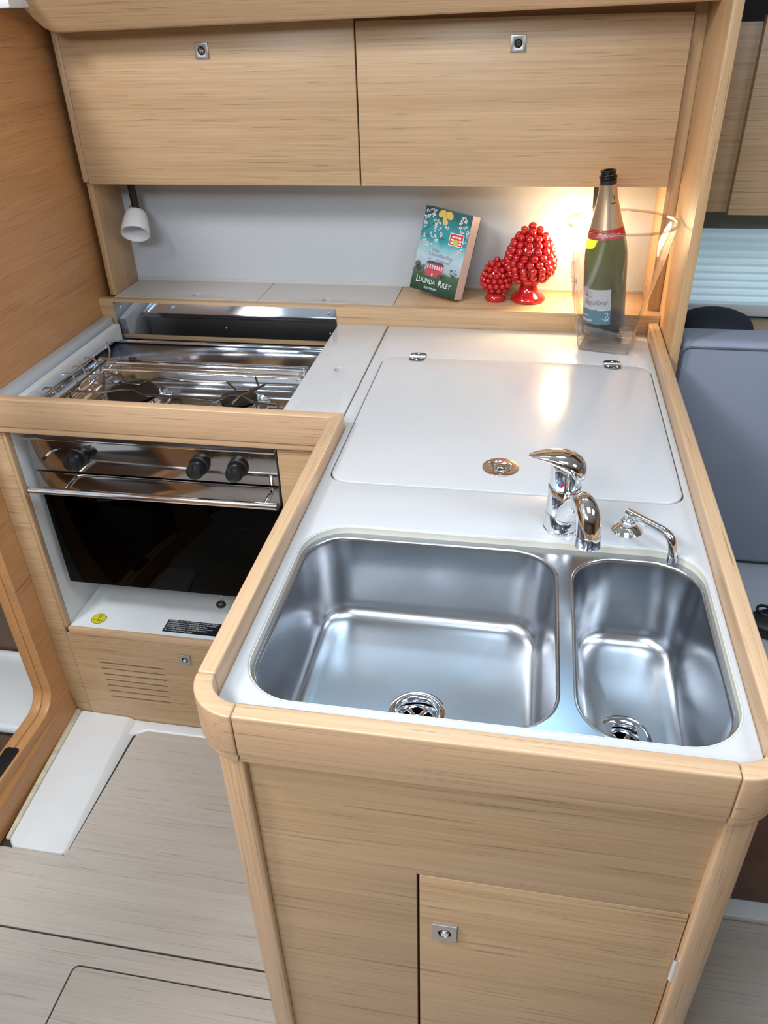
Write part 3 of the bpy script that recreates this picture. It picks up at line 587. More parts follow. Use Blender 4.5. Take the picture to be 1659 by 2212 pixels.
hb = B().cyl((-0.6735, 0.162, -0.1690), (-0.1500, 0.162, -0.1660), .0072, n=20).build('handle_bar', 'chrome', ck, label='long chrome oven handle bar')
for x in (-0.5965, -0.1760):
    B().cyl((x, OY, -0.1640), (x, 0.163, -0.1670), .0048, n=12).build('handle_bracket', 'chrome', hb)
for x in (-0.6745, -0.1490):
    B().cyl((x - .001, 0.162, -0.169 if x < -.5 else -.166), (x + .001, 0.162, -0.169 if x < -.5 else -.166), .0074, n=20).build('handle_cap', 'black_plastic', hb)
for x in (-0.5790, -0.3180, -0.2380):
    k = B().lathe((x, OY, -0.1130), [(.0205, 0), (.0205, .008), (.0185, .010)], 28, (0, -1, 0)).build('knob', 'black_plastic', ck, label='round black control knob')
    B().lathe((x, OY - .010, -0.1130), [(.0135, 0), (.0150, .006), (.0168, .012), (.0172, .020), (.0150, .0265), (.0085, .0295), (0, .030)], 28, (0, -1, 0)).build('knob_grip', 'black_plastic', k)
    bx(x - .0009, x + .0009, OY - .0405, OY - .030, -0.1130, -0.0955).build('knob_pointer', 'black_plastic', k, bevel=0.0004)
    B().tube([(x + .024 + .005 * cos(a), OY - .0003, -0.0925 + .0032 * sin(a)) for a in [2 * pi * i / 16 for i in range(16)]], .0006, 5, True).build('panel_mark', 'ink_black', cp)
    B().tube([(x - .024, OY - .0003, -0.125), (x - .026, OY - .0003, -0.119), (x - .0235, OY - .0003, -0.112), (x - .022, OY - .0003, -0.119)], .0006, 5, True).build('panel_mark', 'ink_black', cp)
ig = B().cyl((-0.640, OY, -0.108), (-0.642, OY - .016, -0.110), .0022, n=10).build('oven_catch', 'white_badge', ck, label='small white-shafted catch with black tip')
B().cyl((-0.642, OY - .016, -0.110), (-0.643, OY - .024, -0.112), .0036, n=10).build('catch_tip', 'black_plastic', ig)
lb = B().cyl((-0.330, OY + .012, -0.452), (-0.330, OY + .012, -0.475), .0045, n=12).build('gimbal_lock', 'satin_metal', ck)
B().sphere((-0.331, OY + .006, -0.478), .0105, 14, 10, (1.1, .9, .8)).build('lock_knob', 'black_plastic', lb)

# ================================================================== OVEN CABINET
oc = thing('oven_cabinet', 'oak base cabinet with white lined niche around the cooker', 'cabinet', (-0.39, 0.3, FL))
CY = 0.1786
bx(XB + .0005, -0.7115, CY, CY + .016, FL, ZB).build('left_stile', 'oak_x', oc, bevel=0.001)
bx(-0.7115, -0.7030, CY + .001, CY + .016, -0.557, ZB).build('stile_edge', 'oak_z', oc, bevel=0.001)
bx(-0.1440, -0.0215, CY, CY + .016, -0.557, ZB).build('right_stile', 'oak_x', oc, bevel=0.001)
bx(-0.7200, -0.7030, CY + .0165, 0.70, -0.575, -0.0135).build('niche_side', 'white_gelcoat', oc, label='white niche side wall')
bx(-0.1480, -0.1450, CY + .0165, 0.70, -0.575, -0.0135).build('niche_side', 'white_gelcoat', oc)
bx(-0.7028, -0.1482, 0.66, 0.70, -0.557, -0.25).build('niche_back', 'white_gelcoat', oc)
nf = bx(-0.7028, -0.0215, CY + .0085, 0.66, -0.575, -0.557).build('niche_floor', 'white_gelcoat', oc, bevel=0.002, label='white niche floor under the oven')
bx(-0.7028, -0.0215, CY - .001, CY + .0090, -0.575, -0.556).build('floor_lipping', 'rail_x', oc, bevel=0.002, label='oak lipping along the niche floor')
slots = []
for k in range(7):
    z = -0.6600 - k * 0.0187; dx = -.0005 * k
    slots.append(rrect(-0.6467 + dx + .001 * k, -0.4828 + dx, z - .0031, z + .0031, .0030, 3))
kp = plate('kick_door', [(-0.7105, FL), (-0.0215, FL), (-0.0215, -0.5755), (-0.7105, -0.5755)], slots, CY, CY + .005, 'oak_x', oc, 'xzy', 0.0, label='oak kick panel with seven vent slots')
bx(-0.71, -0.04, CY + .0052, CY + .012, FL, -0.58).build('vent_shade_sheet', 'dark_gap', oc)  # near-black sheet stands in for the shade inside the vent slots
latch(kp, -0.4232, CY, -0.6186, 0.0265, 0.0300)
ys_ = -0.5567
yc = (-0.6440, 0.2185)
B().lathe((*yc, ys_), [(.0178, 0), (.0178, .0003)], 36).build('round_sticker', 'sticker_yellow', oc, label='round yellow gas valve sticker')
B().tube([(yc[0] + .0172 * cos(a), yc[1] + .0172 * sin(a), ys_ + .0003) for a in [2 * pi * i / 36 for i in range(36)]], .0005, 5, True).build('sticker_ring', 'ink_black', oc)
mk = B()
mk.tube([(yc[0] - .011, yc[1] - .005, ys_ + .0004), (yc[0] + .0, yc[1] - .007, ys_ + .0004), (yc[0] + .011, yc[1] - .0065, ys_ + .0004)], .0006, 5)
mk.tube([(yc[0], yc[1] - .007, ys_ + .0004), (yc[0] - .001, yc[1] + .001, ys_ + .0004)], .0006, 5)
mk.tube([(yc[0] - .001, yc[1], ys_ + .0004), (yc[0] - .003, yc[1] + .006, ys_ + .0004), (yc[0] + .001, yc[1] + .013, ys_ + .0004), (yc[0] + .003, yc[1] + .006, ys_ + .0004)], .0006, 5, True)
mk.build('sticker_symbol', 'ink_black', oc)
bx(-0.4780, -0.3380, 0.1985, 0.2405, ys_ - .0001, ys_ + .0003).build('warning_label', 'label_black', oc, label='black warning label with white text')
bx(-0.4792, -0.3368, 0.1973, 0.2417, ys_ - .0001, ys_ + .0001).build('label_border', 'ink_white', oc)
for i, ln in enumerate(("DANGER : pour éviter tout risque d'asphyxie, ventiler", "suffisamment lorsque l'appareil de cuisson fonctionne.", "Ne pas utiliser comme appareil de chauffage.", "DANGER : to avoid all risks of suffocation, be sure", "to ventilate sufficiently when using the cooker.", "Do not use as a heating device.")):
    text('label_text', ln, 0.0066, 'ink_white', oc, (-0.4755, 0.2345 - i * 0.0064, ys_ + .0005), (1, 0, 0), (0, 1, 0), shear=0.2, align='LEFT', xs=0.83)

# ================================================================== PENINSULA (SINK) CABINET
pc = thing('sink_cabinet', 'oak cabinet under the sink with a flush front door', 'cabinet', (0.27, -0.2, FL))
PY = -0.505
Lsh = [(0.0245, FL), (0.2150, FL), (0.2150, -0.2325), (0.5290, -0.2325), (0.5290, ZB), (0.0245, ZB)]
plate('front_panel', Lsh, [], PY, PY + .016, 'oak_x', pc, 'xzy', 0.0008, label='L-shaped oak front panel')
pdoor = bx(0.2182, 0.5270, PY, PY + .016, FL + .04, -0.2350).build('door', 'oak_x', pc, bevel=0.0012, label='flush oak door under the sink')
latch(pdoor, 0.2507, PY, -0.3480, 0.0305, 0.0340)
B().cyl((0.5275, PY - .004, -0.318), (0.5275, PY - .004, -0.3635), .0052, n=14).build('door_hinge', 'chrome', pdoor, label='chrome hinge knuckle')
bx(0.20, 0.54, PY + .0165, PY + .018, FL + .03, -0.10).build('door_gap_shade', 'dark_gap', pc)  # dark sheet close behind the front, painting the shade in the door gaps
bx(0.2182, 0.5290, PY + .004, PY + .016, FL, FL + .038).build('plinth', 'oak_x', pc)
for cx, a0 in ((0.0243, pi), (0.5285, 1.5 * pi)):
    def ring(z): return [(x, y, z) for x, y in arc(cx, -0.469, .0460, a0 - .0, a0 + pi / 2, 10)] + [(cx, -0.469, z)]
    B().loft([ring(FL), ring(ZB)]).build('corner_post', 'rail_z', pc, bevel=0.004, seg=3, label='rounded solid oak corner post')
bx(-0.0210, -0.005, -0.469, CY, FL, ZB).build('left_side', 'oak_y', pc)
bx(0.5585, 0.5740, -0.469, 0.70, FL, ZB).build('right_side', 'oak_y', pc)

# ================================================================== SPOT LAMPS
def lamp(c, ax, lit, lab):
    c = Vector(c); ax = Vector(ax).normalized(); tp = c + ax * .066
    t = thing('spot_lamp', lab, 'lamp', (c.x, c.y, c.z - .01), 'spot lamps under the lockers')
    B().lathe((tp.x, tp.y, ZC + .006), [(.020, 0), (.020, -.006), (.016, -.009)], 24).build('ceiling_mount', 'black_plastic', t)
    B().cyl((tp.x - .003, tp.y, ZC), tp + ax * .002, .0085, .0095, 16).build('lamp_stem', 'black_plastic', t)
    B().sphere(tp + ax * .002, .0098, 14, 10).build('lamp_joint', 'black_plastic', t)
    B().cyl(tp + ax * .004, c + ax * .056, .0098, .0102, 20).build('lamp_socket', 'chrome', t)
    for s_ in (-1, 1):
        B().tube([tp + Vector((s_ * .009, -.004, .012)), tp + Vector((s_ * .0140, -.005, .008)), c + ax * .055 + Vector((s_ * .0165, -.004, 0))], .0014, 6).build('lamp_yoke', 'chrome', t)
    pr = [(.0010, .0605), (.0180, .0600), (.0222, .0565), (.0245, .050), (.0285, .030), (.0312, .008), (.0312, 0), (.0296, .0002), (.0292, .006), (.0265, .030), (.0226, .048), (.0165, .0565), (.0010, .0570)]
    B().lathe(c, [(r_ * 1.08, h_) for r_, h_ in pr], 36, ax).build('lamp_shade', 'lit_shade' if lit else 'shade_glass', t, smooth=60, label='frosted white glass shade')
    if lit:
        B().sphere(c + ax * .030, .010, 12, 8).build('bulb', 'lit_shade', t)
        d = bpy.data.lights.new('lamp_bulb_light', 'POINT'); d.energy = 1.5; d.color = (1.0, 0.68, 0.36); d.shadow_soft_size = 0.03
        o = bpy.data.objects.new('lamp_bulb_light', d); COL.objects.link(o); o.parent = t; o.location = (c - ax * .020) - WL[t]
lamp((-0.6535, 0.776, 0.187), (-0.14, 0.70, 0.68), False, 'unlit frosted glass spot lamp hanging under the locker above the cooker')
lamp((0.4020, 0.786, 0.188), (0.42, 0.55, 0.70), True, 'lit spot lamp glowing behind the green bottle')

# ================================================================== BOOK
bk = thing('paperback_book', 'thick paperback novel with turquoise blossom cover leaning on the splashback', 'book', (0.09, 0.80, ZL))
ex, uy, nn = Vector((0.8948, -0.4368, -0.0927)).normalized(), Vector((0.1961, 0.1977, 0.9604)).normalized(), Vector((0.4012, 0.8776, -0.2626)).normalized()
BL = Vector((0.0138, 0.8024, 0.0675)); BW, BH, BT = 0.1252, 0.187, 0.0395
def bp(a, b_, d=0): return BL + ex * a + uy * b_ + nn * d
def slab(x0, x1, y0, y1, d0, d1): return B().hexa([bp(x0, y0, d0), bp(x1, y0, d0), bp(x1, y1, d0), bp(x0, y1, d0)], [bp(x0, y0, d1), bp(x1, y0, d1), bp(x1, y1, d1), bp(x0, y1, d1)])
slab(.002, BW - .001, .0008, BH - .0008, .0008, BT - .0008).build('page_block', 'page_paper', bk)
cv = slab(0, BW, 0, BH, 0, .0007).build('front_cover', 'cover_print', bk, smooth=0, label='printed turquoise front cover')
uvl = cv.data.uv_layers.new(name='UVMap')
for lp in cv.data.loops:
    w_ = cv.data.vertices[lp.vertex_index].co + WL[cv] - BL; uvl.data[lp.index].uv = (w_.dot(ex) / BW, w_.dot(uy) / BH)
slab(0, BW, 0, BH, BT - .0007, BT).build('back_cover', 'bush_green', bk, smooth=0)
slab(0, .0008, 0, BH, 0.0005, BT - .0005).build('spine', 'bush_green', bk, smooth=0)
PR_ = -.00025
def disc(bm_, a, b_, rx, ry, ang, n=9, d=PR_):
    bm_.add([bp(a + rx * cos(t) * cos(ang) - ry * sin(t) * sin(ang), b_ + rx * cos(t) * sin(ang) + ry * sin(t) * cos(ang), d) for t in [2 * pi * k / n for k in range(n)]], [tuple(range(n))])
def stroke(bm_, p, w, d=PR_):
    for (a, b_), (c, e_) in zip(p, p[1:]):
        t = Vector((c - a, e_ - b_)).normalized() * w; q = (-t.y, t.x)
        bm_.add([bp(a + q[0], b_ + q[1], d), bp(a - q[0], b_ - q[1], d), bp(c - q[0], e_ - q[1], d), bp(c + q[0], e_ + q[1], d)], [(0, 1, 2, 3)])
br = B()
stroke(br, [(.000, .128), (.022, .147), (.045, .166), (.060, .183)], .0008); stroke(br, [(.004, .126), (.030, .123), (.066, .124)], .0007); stroke(br, [(.108, .175), (.100, .150), (.112, .128)], .0006)
stroke(br, [(.018, .144), (.010, .160), (.020, .182)], .0006); stroke(br, [(.124, .150), (.112, .125)], .0006)
br.build('branch_print', 'ink_branch', cv, smooth=0)
fl1, fl2 = B(), B()
spots = [(.008, .176), (.018, .183), (.014, .166), (.024, .170), (.008, .152), (.030, .158), (.036, .150), (.042, .158), (.004, .141), (.034, .140), (.050, .143), (.028, .128), (.038, .126), (.008, .122), (.014, .112), (.022, .106), (.032, .104), (.044, .118), (.066, .150), (.098, .168), (.103, .178), (.110, .172), (.112, .160), (.100, .156), (.106, .148), (.120, .150), (.122, .138), (.118, .128), (.121, .118), (.114, .108), (.104, .104), (.006, .164), (.026, .180), (.052, .132), (.060, .160), (.006, .104)]
for a, b_ in spots:
    for k in range(4):
        t = random.uniform(0, 6.28); rr_ = random.uniform(.002, .0034)
        aa, bb = a + rr_ * cos(t), b_ + rr_ * sin(t)
        if .003 < aa < BW - .003 and bb < BH - .004: disc(fl1, aa, bb, random.uniform(.0024, .0038), random.uniform(.0016, .0024), t, 8, PR_ * 1.3)
    if a < .121: disc(fl2, a, b_, .0014, .0011, 0, 6, PR_ * 1.7)
fl1.build('blossom_print', 'ink_pink', cv, smooth=0); fl2.build('blossom_heart_print', 'ink_mauve', cv, smooth=0)
bf = B(); disc(bf, .046, .177, .0105, .008, .6, 12, PR_ * 2); disc(bf, .066, .176, .011, .0085, -.5, 12, PR_ * 2); disc(bf, .056, .165, .0055, .011, .1, 12, PR_ * 2)
bf.build('butterfly_print', 'ink_yellow', cv, smooth=0)
slab(.078, .1145, .1150, .1420, PR_ * 3, PR_ * 2.2).build('bestseller_sticker', 'ink_white', cv, bevel=0, smooth=0); slab(.0795, .1130, .1165, .1405, PR_ * 3.5, PR_ * 3.01).build('sticker_field', 'ink_red', cv, smooth=0)
s2 = B()
for b_, a0, a1 in ((.1345, .0850, .1080), (.1275, .0830, .0900), (.1275, .1040, .1105), (.1215, .0830, .0890), (.1215, .1050, .1105)): s2.v, s2.f = (lambda q: (s2.v + q.v, s2.f + [[i + len(s2.v) for i in f] for f in q.f]))(slab(a0, a1, b_ - .0019, b_ + .0019, PR_ * 4, PR_ * 3.6))
s2.build('sticker_lines', 'ink_white', cv, smooth=0)
text('sticker_text', 'SPIEGEL', .0042, 'ink_black', cv, bp(.0965, .1331, PR_ * 4.4), ex, uy)
s3 = B(); disc(s3, .0965, .1230, .0072, .0072, 0, 20, PR_ * 4.8); s3.build('sticker_disc', 'ink_lime', cv, smooth=0)
text('title_text', 'Das', .0125, 'ink_grey', cv, bp(.049, .0925, PR_ * 2), ex, uy); text('title_text', 'Schmetterlings', .0125, 'ink_grey', cv, bp(.066, .0825, PR_ * 2), ex, uy, xs=.92); text('title_text', 'zimmer', .0125, 'ink_grey', cv, bp(.075, .0710, PR_ * 2), ex, uy)
text('title_text', 'Roman', .0045, 'ink_grey', cv, bp(.038, .0745, PR_ * 2), ex, uy, shear=.3)
# house
slab(.034, .0790, .0460, .0660, PR_ * 1.4, PR_).build('house_print', 'house_pink', cv, smooth=0); slab(.034, .0720, .0370, .0460, PR_ * 1.4, PR_).build('house_print', 'house_pink', cv, smooth=0)
rf = B().add([bp(.031, .0655, PR_ * 2), bp(.082, .0655, PR_ * 2), bp(.074, .0715, PR_ * 2), bp(.038, .0715, PR_ * 2)], [(0, 1, 2, 3)]); rf.build('roof_print', 'roof_slate', cv, smooth=0)
wn = B()
for k in range(7): stroke(wn, [(.0375 + k * .0063, .0545), (.0375 + k * .0063, .0630)], .0017, PR_ * 2)
stroke(wn, [(.0530, .0375), (.0530, .0450)], .0018, PR_ * 2)
wn.build('window_print', 'ink_pink', cv, smooth=0)
tg, tw = B(), B()
for a, b_, r_ in ((.008, .058, .009), (.014, .050, .010), (.022, .047, .008), (.006, .046, .009), (.026, .056, .005)): disc(tg, a if a > .009 else .0095, b_, r_ * .9, r_ * .8, random.random(), 10, PR_ * 1.2)
for a, b_, r_ in ((.074, .0405, .0075), (.081, .0425, .006), (.084, .0385, .006)): disc(tw, a, b_, r_, r_ * .8, random.random(), 10, PR_ * 2.4)
tg.build('tree_print', 'tree_grey', cv, smooth=0); tw.build('bush_print', 'bush_green', cv, smooth=0)
tn = B(); stroke(tn, [(.108, .034), (.108, .048), (.101, .058)], .0009); stroke(tn, [(.108, .044), (.115, .057)], .0006); stroke(tn, [(.108, .048), (.109, .060)], .0006)
for k in range(14): disc(tn, .108 + random.uniform(-.010, .010), .054 + random.uniform(-.007, .009), .0020, .0014, random.random() * 3, 6)
tn.build('bare_tree_print', 'tree_grey', cv, smooth=0)
text('author_text', 'L', .0215, 'ink_white', cv, bp(.0125, .0185, PR_ * 2), ex, uy, align='LEFT', xs=.8); text('author_text', 'UCINDA', .0158, 'ink_white', cv, bp(.0205, .0195, PR_ * 2), ex, uy, align='LEFT', xs=.75)
text('author_text', 'R', .0215, 'ink_white', cv, bp(.0740, .0185, PR_ * 2), ex, uy, align='LEFT', xs=.8); text('author_text', 'ILEY', .0158, 'ink_white', cv, bp(.0855, .0195, PR_ * 2), ex, uy, align='LEFT', xs=.82)
text('publisher_text', 'GOLDMANN', .0072, 'ink_white', cv, bp(.056, .0075, PR_ * 2), ex, uy, xs=.85)

# ================================================================== CERAMIC PINE CONES
def cone(x, y, br_, h, rmax, z0, rows, bead, lab):
    t = thing('ceramic_pine_cone', lab, 'ornament', (x, y, ZL), 'red ceramic pine cones on the shelf')
    B().lathe((x, y, ZL), [(br_ * .93, 0), (br_, .003), (br_ * .99, .008), (br_ * .86, .014), (br_ * .58, .022), (br_ * .47, z0 * .75), (br_ * .52, z0), (br_ * .62, z0 + .008)], 40).build('pedestal', 'red_ceramic', t, smooth=60)
    hh = h - z0
    def rad(u): return rmax * (.66 + .34 * sin(pi / 2 * u / .26)) if u < .26 else rmax * max(.03, 1 - ((u - .26) / .79) ** 2) ** .70
    B().lathe((x, y, ZL + z0 - .002), [(max(.001, (rad(u) - bead * .75)), u * (hh - bead)) for u in [k / 14 for k in range(15)]], 32).build('cone_core', 'red_ceramic', t, smooth=60)
    proto = None
    for i in range(rows):
        u = (i + .3) / rows; r_ = rad(u) - bead * .35; z = ZL + z0 + u * (hh - bead * .9)
        n_ = max(3, int(2 * pi * r_ / (bead * 1.80)))
        for k in range(n_):
            a = 2 * pi * (k + .5 * (i % 2)) / n_ + i * .07
            p = Vector((x + r_ * cos(a), y + r_ * sin(a), z))
            up = Vector((cos(a) * (1 - u * .9), sin(a) * (1 - u * .9), -.25 + u * 1.3)).normalized()
            if proto is None:
                b_ = B()
                b_.lathe((0, 0, 0), [(bead * .55, -bead * 1.1), (bead * .80, -bead * .4), (bead * .95, bead * .1), (bead * .80, bead * .58), (bead * .42, bead * .88), (0, bead * .96)], 10)
                proto = b_.mesh('scale'); 
                for pg in proto.polygons: pg.use_smooth = True
                proto.materials.append(MATS['red_ceramic'])
            o = bpy.data.objects.new('scale', proto); COL.objects.link(o); o.parent = t; WL[o] = WL[t]
            s_ = 1.0 - .18 * u
            o.matrix_local = Matrix.Translation(p - WL[t]) @ up.to_track_quat('Z', 'Y').to_matrix().to_4x4() @ Matrix.Scale(s_, 4)
    o = bpy.data.objects.new('scale', proto); COL.objects.link(o); o.parent = t; WL[o] = WL[t]
    o.matrix_local = Matrix.Translation(Vector((x, y, ZL + h - bead * .9)) - WL[t])
cone(0.2195, 0.7930, 0.0245, 0.101, 0.0345, 0.026, 6, 0.0076, 'small red glazed ceramic pine cone beside the book')
cone(0.2945, 0.8000, 0.0405, 0.176, 0.0560, 0.052, 9, 0.0108, 'large red glazed ceramic pine cone beside the ice bucket')

# ================================================================== ICE BUCKET AND BOTTLE
ib = thing('ice_bucket', 'clear acrylic ice bucket with square base and round rim', 'ice bucket', (0.4715, 0.648, 0))
BC = Vector((0.4715, 0.648, 0)); RA = radians(-13)
def bring(z, half, rnd, shrink=0.0, rim=False):
    pts_ = []
    n_ = 64
    for k in range(n_):
        a = 2 * pi * k / n_
        c_, s_ = cos(a), sin(a)
        p_ = 2 + 14 * (1 - rnd) ** 2
        rr_ = half / ((abs(c_) ** p_ + abs(s_) ** p_) ** (1 / p_)) - shrink
        x_, y_ = rr_ * c_, rr_ * s_
        pts_.append(BC + Vector((x_ * cos(RA) - y_ * sin(RA), x_ * sin(RA) + y_ * cos(RA), z)))
    return pts_
prof = [(0.001, .0525, 0), (0.006, .0545, .02), (.06, .0640, .12), (.12, .0770, .40), (.17, .0890, .70), (.22, .1015, .93), (.258, .1100, 1.0)]
outer = [bring(z, h_, r_) for z, h_, r_ in prof]
inn = [bring(z, h_, r_, .0042) for z, h_, r_ in ((.258, .1100, 1.0), (.22, .1015, .93), (.17, .0890, .70), (.12, .0770, .40), (.06, .0640, .12), (.026, .0580, .03))]
B().loft(outer + inn).build('bucket_wall', 'acrylic', ib, smooth=50)
B().loft([bring(.257, .1100, 1.0, -.0008), bring(.2610, .1103, 1.0, -.0008), bring(.2618, .1100, 1.0, .002), bring(.2610, .1100, 1.0, .0048), bring(.257, .1100, 1.0, .0048), bring(.257, .1100, 1.0, -.0008)], False, False).build('bucket_rim', 'acrylic_edge', ib, smooth=50)
for z_, nm in ((.0275, 'base_edge'), (.004, 'base_edge')):
    B().tube(bring(z_, .0575 if z_ > .02 else .0535, .04, .003), .0011, 6, True).build(nm, 'acrylic_edge', ib)
for k in (8, 24, 40, 56):
    B().tube([bring(z_, h_, r_, .0006)[k] for z_, h_, r_ in prof[:5]], [.0013, .0013, .0012, .0010, .0004], 6).build('corner_edge', 'acrylic_edge', ib)
def bwarp(sgn_a, zc, hc):
    def f(x, y):
        a = sgn_a + x / .085; z = zc + y
        u = (z - .12) / .05
        half = .0770 + .0120 * u + .0016
        p_ = 2 + 14 * (1 - (.40 + .3 * u)) ** 2
        rr_ = half / ((abs(cos(a)) ** p_ + abs(sin(a)) ** p_) ** (1 / p_))
        x_, y_ = rr_ * cos(a), rr_ * sin(a)
        return BC + Vector((x_ * cos(RA) - y_ * sin(RA), x_ * sin(RA) + y_ * cos(RA), z))
    return f
text('bucket_text', 'BAGUI', .015, 'ink_black', ib, (0, 0, 0), (1, 0, 0), (0, 1, 0), shear=.3, warp=bwarp(-0.20, .150, 0))
text('bucket_text', 'GOLDA', .015, 'ink_grey', ib, (0, 0, 0), (1, 0, 0), (0, 1, 0), shear=.3, warp=bwarp(-2.55, .150, 0))

bt = thing('champagne_bottle', 'green champagne bottle with gold foil neck standing in the ice bucket', 'bottle', (0.4620, 0.6600, 0.030))
b0 = Vector((0.4620, 0.6605, 0.0300)); b1 = Vector((0.4330, 0.6560, 0.3530)); bax = (b1 - b0).normalized(); bu_ = Vector((1, 0, 0)); bu_ = (bu_ - bax * bu_.dot(bax)).normalized(); bw_ = bax.cross(bu_)
PF = [(.0, .018), (.012, .014), (.026, .004), (.038, .0), (.0425, .003), (.0440, .010), (.0440, .150), (.0432, .168), (.0405, .188), (.0358, .208), (.0300, .230), (.0245, .252), (.0200, .272), (.0172, .290), (.0158, .303), (.0152, .3115)]
def rat(h):
    q = [p_ for p_ in PF if p_[1] >= .010 or p_[0] == .0440]; q = q[[i for i, p_ in enumerate(q) if p_[0] == .0440][0]:]
    for (r0, h0), (r1, h1) in zip(q, q[1:]):
        if h0 <= h <= h1: return r0 + (r1 - r0) * (h - h0) / (h1 - h0)
    return q[-1][0]
def bcyl(h, r_, a): return b0 + bax * h + (bu_ * cos(a) + bw_ * sin(a)) * r_
def sect(h0, h1, off, a0=0, a1=2 * pi, nh=10, na=40):
    full = abs(a1 - a0 - 2 * pi) < 1e-6; k = na if full else na + 1
    rings = [[bcyl(h0 + (h1 - h0) * i / nh, rat(h0 + (h1 - h0) * i / nh) + off, a0 + (a1 - a0) * j / na) for j in range(k)] for i in range(nh + 1)]
    return B().loft(rings, False, False, full)
B().lathe(b0, PF[3:], 48, bax, True, False).build('bottle_glass', 'green_glass', bt, smooth=60)
B().lathe(b0, [(.001, .018), (.012, .014), (.026, .004), (.038, .0004), (.0425, .0032), (.0436, .010), (.0436, .030)], 48, bax, False, False).build('bottle_punt', 'dark_green_glass', bt, smooth=60)
sect(.2190, .3000, .0005).build('neck_foil', 'foil_gold', bt, smooth=60, label='gold foil on the neck')
sect(.2000, .2190, .0006).build('foil_band', 'foil_red', bt, smooth=60, label='red band with script lettering')
B().lathe(b0 + bax * .3000, [(.0160, 0), (.0166, .001), (.0166, .008), (.0158, .0085)], 36, bax, False, False).build('torn_collar', 'black_plastic', bt)
B().lathe(b0 + bax * .3085, [(.0155, 0), (.0178, .002), (.0178, .006), (.0150, .008), (.0146, .012), (.0155, .014), (.0155, .0165), (.0140, .0175), (.0105, .0170), (.0098, .010)], 36, bax, False, False).build('bottle_lip', 'dark_green_glass', bt, smooth=50)
AF = radians(-100)
sect(.0580, .1010, .0005, AF - 1.25, AF + .42, 6, 24).build('label_paper', 'label_paper', bt, smooth=60, label='pale grey paper label')
sect(.0270, .0580, .0005, AF - 1.25, AF + .42, 6, 24).build('label_foot', 'label_blue', bt, smooth=60, label='blue lower half of the label')
sect(.0850, .1050, .0008, AF - 1.02, AF - .72, 4, 8).build('label_stamp', 'ink_mauve', bt, smooth=60)
sect(.0573, .0592, .0008, AF - .2, AF + .42, 2, 10).build('label_line', 'ink_white', bt, smooth=60)
def bl(a, h):
    return lambda x, y: bcyl(h + y, rat(h + y) + .0011, a + x / .044)
text('label_script', 'Baguillard', .0150, 'ink_grey', bt, (0, 0, 0), (1, 0, 0), (0, 1, 0), shear=.45, warp=bl(AF - .36, .0690), xs=.85)
def bars(name, n, a0, a1, h0, h1, mat):
    m_ = B()
    for k in range(n):
        q0 = a0 + (a1 - a0) * k / n; q1 = q0 + (a1 - a0) / n * random.uniform(.5, .8)
        m_.add([bcyl(h0, rat(h0) + .0011, q0), bcyl(h0, rat(h0) + .0011, q1), bcyl(h1, rat(h1) + .0011, q1), bcyl(h1, rat(h1) + .0011, q0)], [(0, 1, 2, 3)])
    m_.build(name, mat, bt, smooth=0)
bars('label_small_print', 10, AF - 1.2, AF - .45, .0320, .0362, 'ink_white'); bars('label_small_print', 10, AF - 1.15, AF - .6, .0432, .0456, 'ink_white'); bars('label_small_print', 4, AF - .85, AF - .45, .0840, .0852, 'ink_grey')
fq = [(.16, .050), (.26, .053), (.31, .048), (.24, .044), (.17, .040), (.24, .036), (.32, .040), (.36, .044), (.30, .036), (.20, .034), (.10, .038), (.02, .040)]
B().tube([bcyl(h_, rat(h_) + .0011, AF + a_) for a_, h_ in fq], .0008, 5).build('label_flourish', 'ink_white', bt)
def bl2(a, h): return lambda x, y: bcyl(h + y, rat(h + y) + .0012, a + x / .032)
text('band_script', 'Baguillard', .0112, 'ink_pink', bt, (0, 0, 0), (1, 0, 0), (0, 1, 0), shear=.5, warp=bl2(radians(-88), .2055), xs=.95)
def bl3(a, h): return lambda x, y: bcyl(h + y, rat(h + y) + .0010, a + x / .018)
text('foil_mark', 'Y', .013, 'ink_black', bt, (0, 0, 0), (1, 0, 0), (0, 1, 0), warp=bl3(radians(-55), .272), xs=.8)
bars('foil_mark', 3, radians(-75), radians(-38), .2655, .2675, 'ink_black')

# ================================================================== SALOON BEYOND THE PARTITION
cu_ = thing('backrest_cushion', 'blue-grey leather backrest cushion beside the worktop', 'cushion', (0.95, 0.60, -0.49))
body = bx(0.6075, 1.60, 0.552, 0.640, -0.488, 0.051).build('cushion_body', 'cushion_leather', cu_, bevel=0.016, seg=4)
for y in (0.568,):
    B().tube([(0.615, 0.551, -0.47)] + [(0.614, 0.550, 0.020), (0.617, 0.5505, 0.032), (0.628, 0.551, 0.0375), (1.58, 0.551, 0.0375)], .0022, 8).build('seam_piping', 'cushion_piping', cu_)
    B().tube([(0.617, 0.562, .0495), (0.612, 0.553, 0.035)], .0016, 6).build('seam_piping', 'cushion_piping', cu_)
st = thing('settee', 'light grey settee seat with brown base beside the sink unit', 'settee', (1.1, 0.2, FL))
bx(0.640, 1.60, -0.10, 0.66, -0.52, -0.495).build('seat_top', 'seat_grey', st, bevel=0.004)
bx(0.660, 1.60, -0.085, 0.64, FL + .02, -0.52).build('seat_base', 'brown_wood_shade', st)
bx(0.655, 1.60, -0.120, -0.080, FL, FL + .016).build('seat_plinth', 'white_gelcoat', st, bevel=0.004)
po = thing('black_pouch', 'black pouch with a loop handle lying on the settee seat', 'pouch', (0.88, 0.32, -0.495))
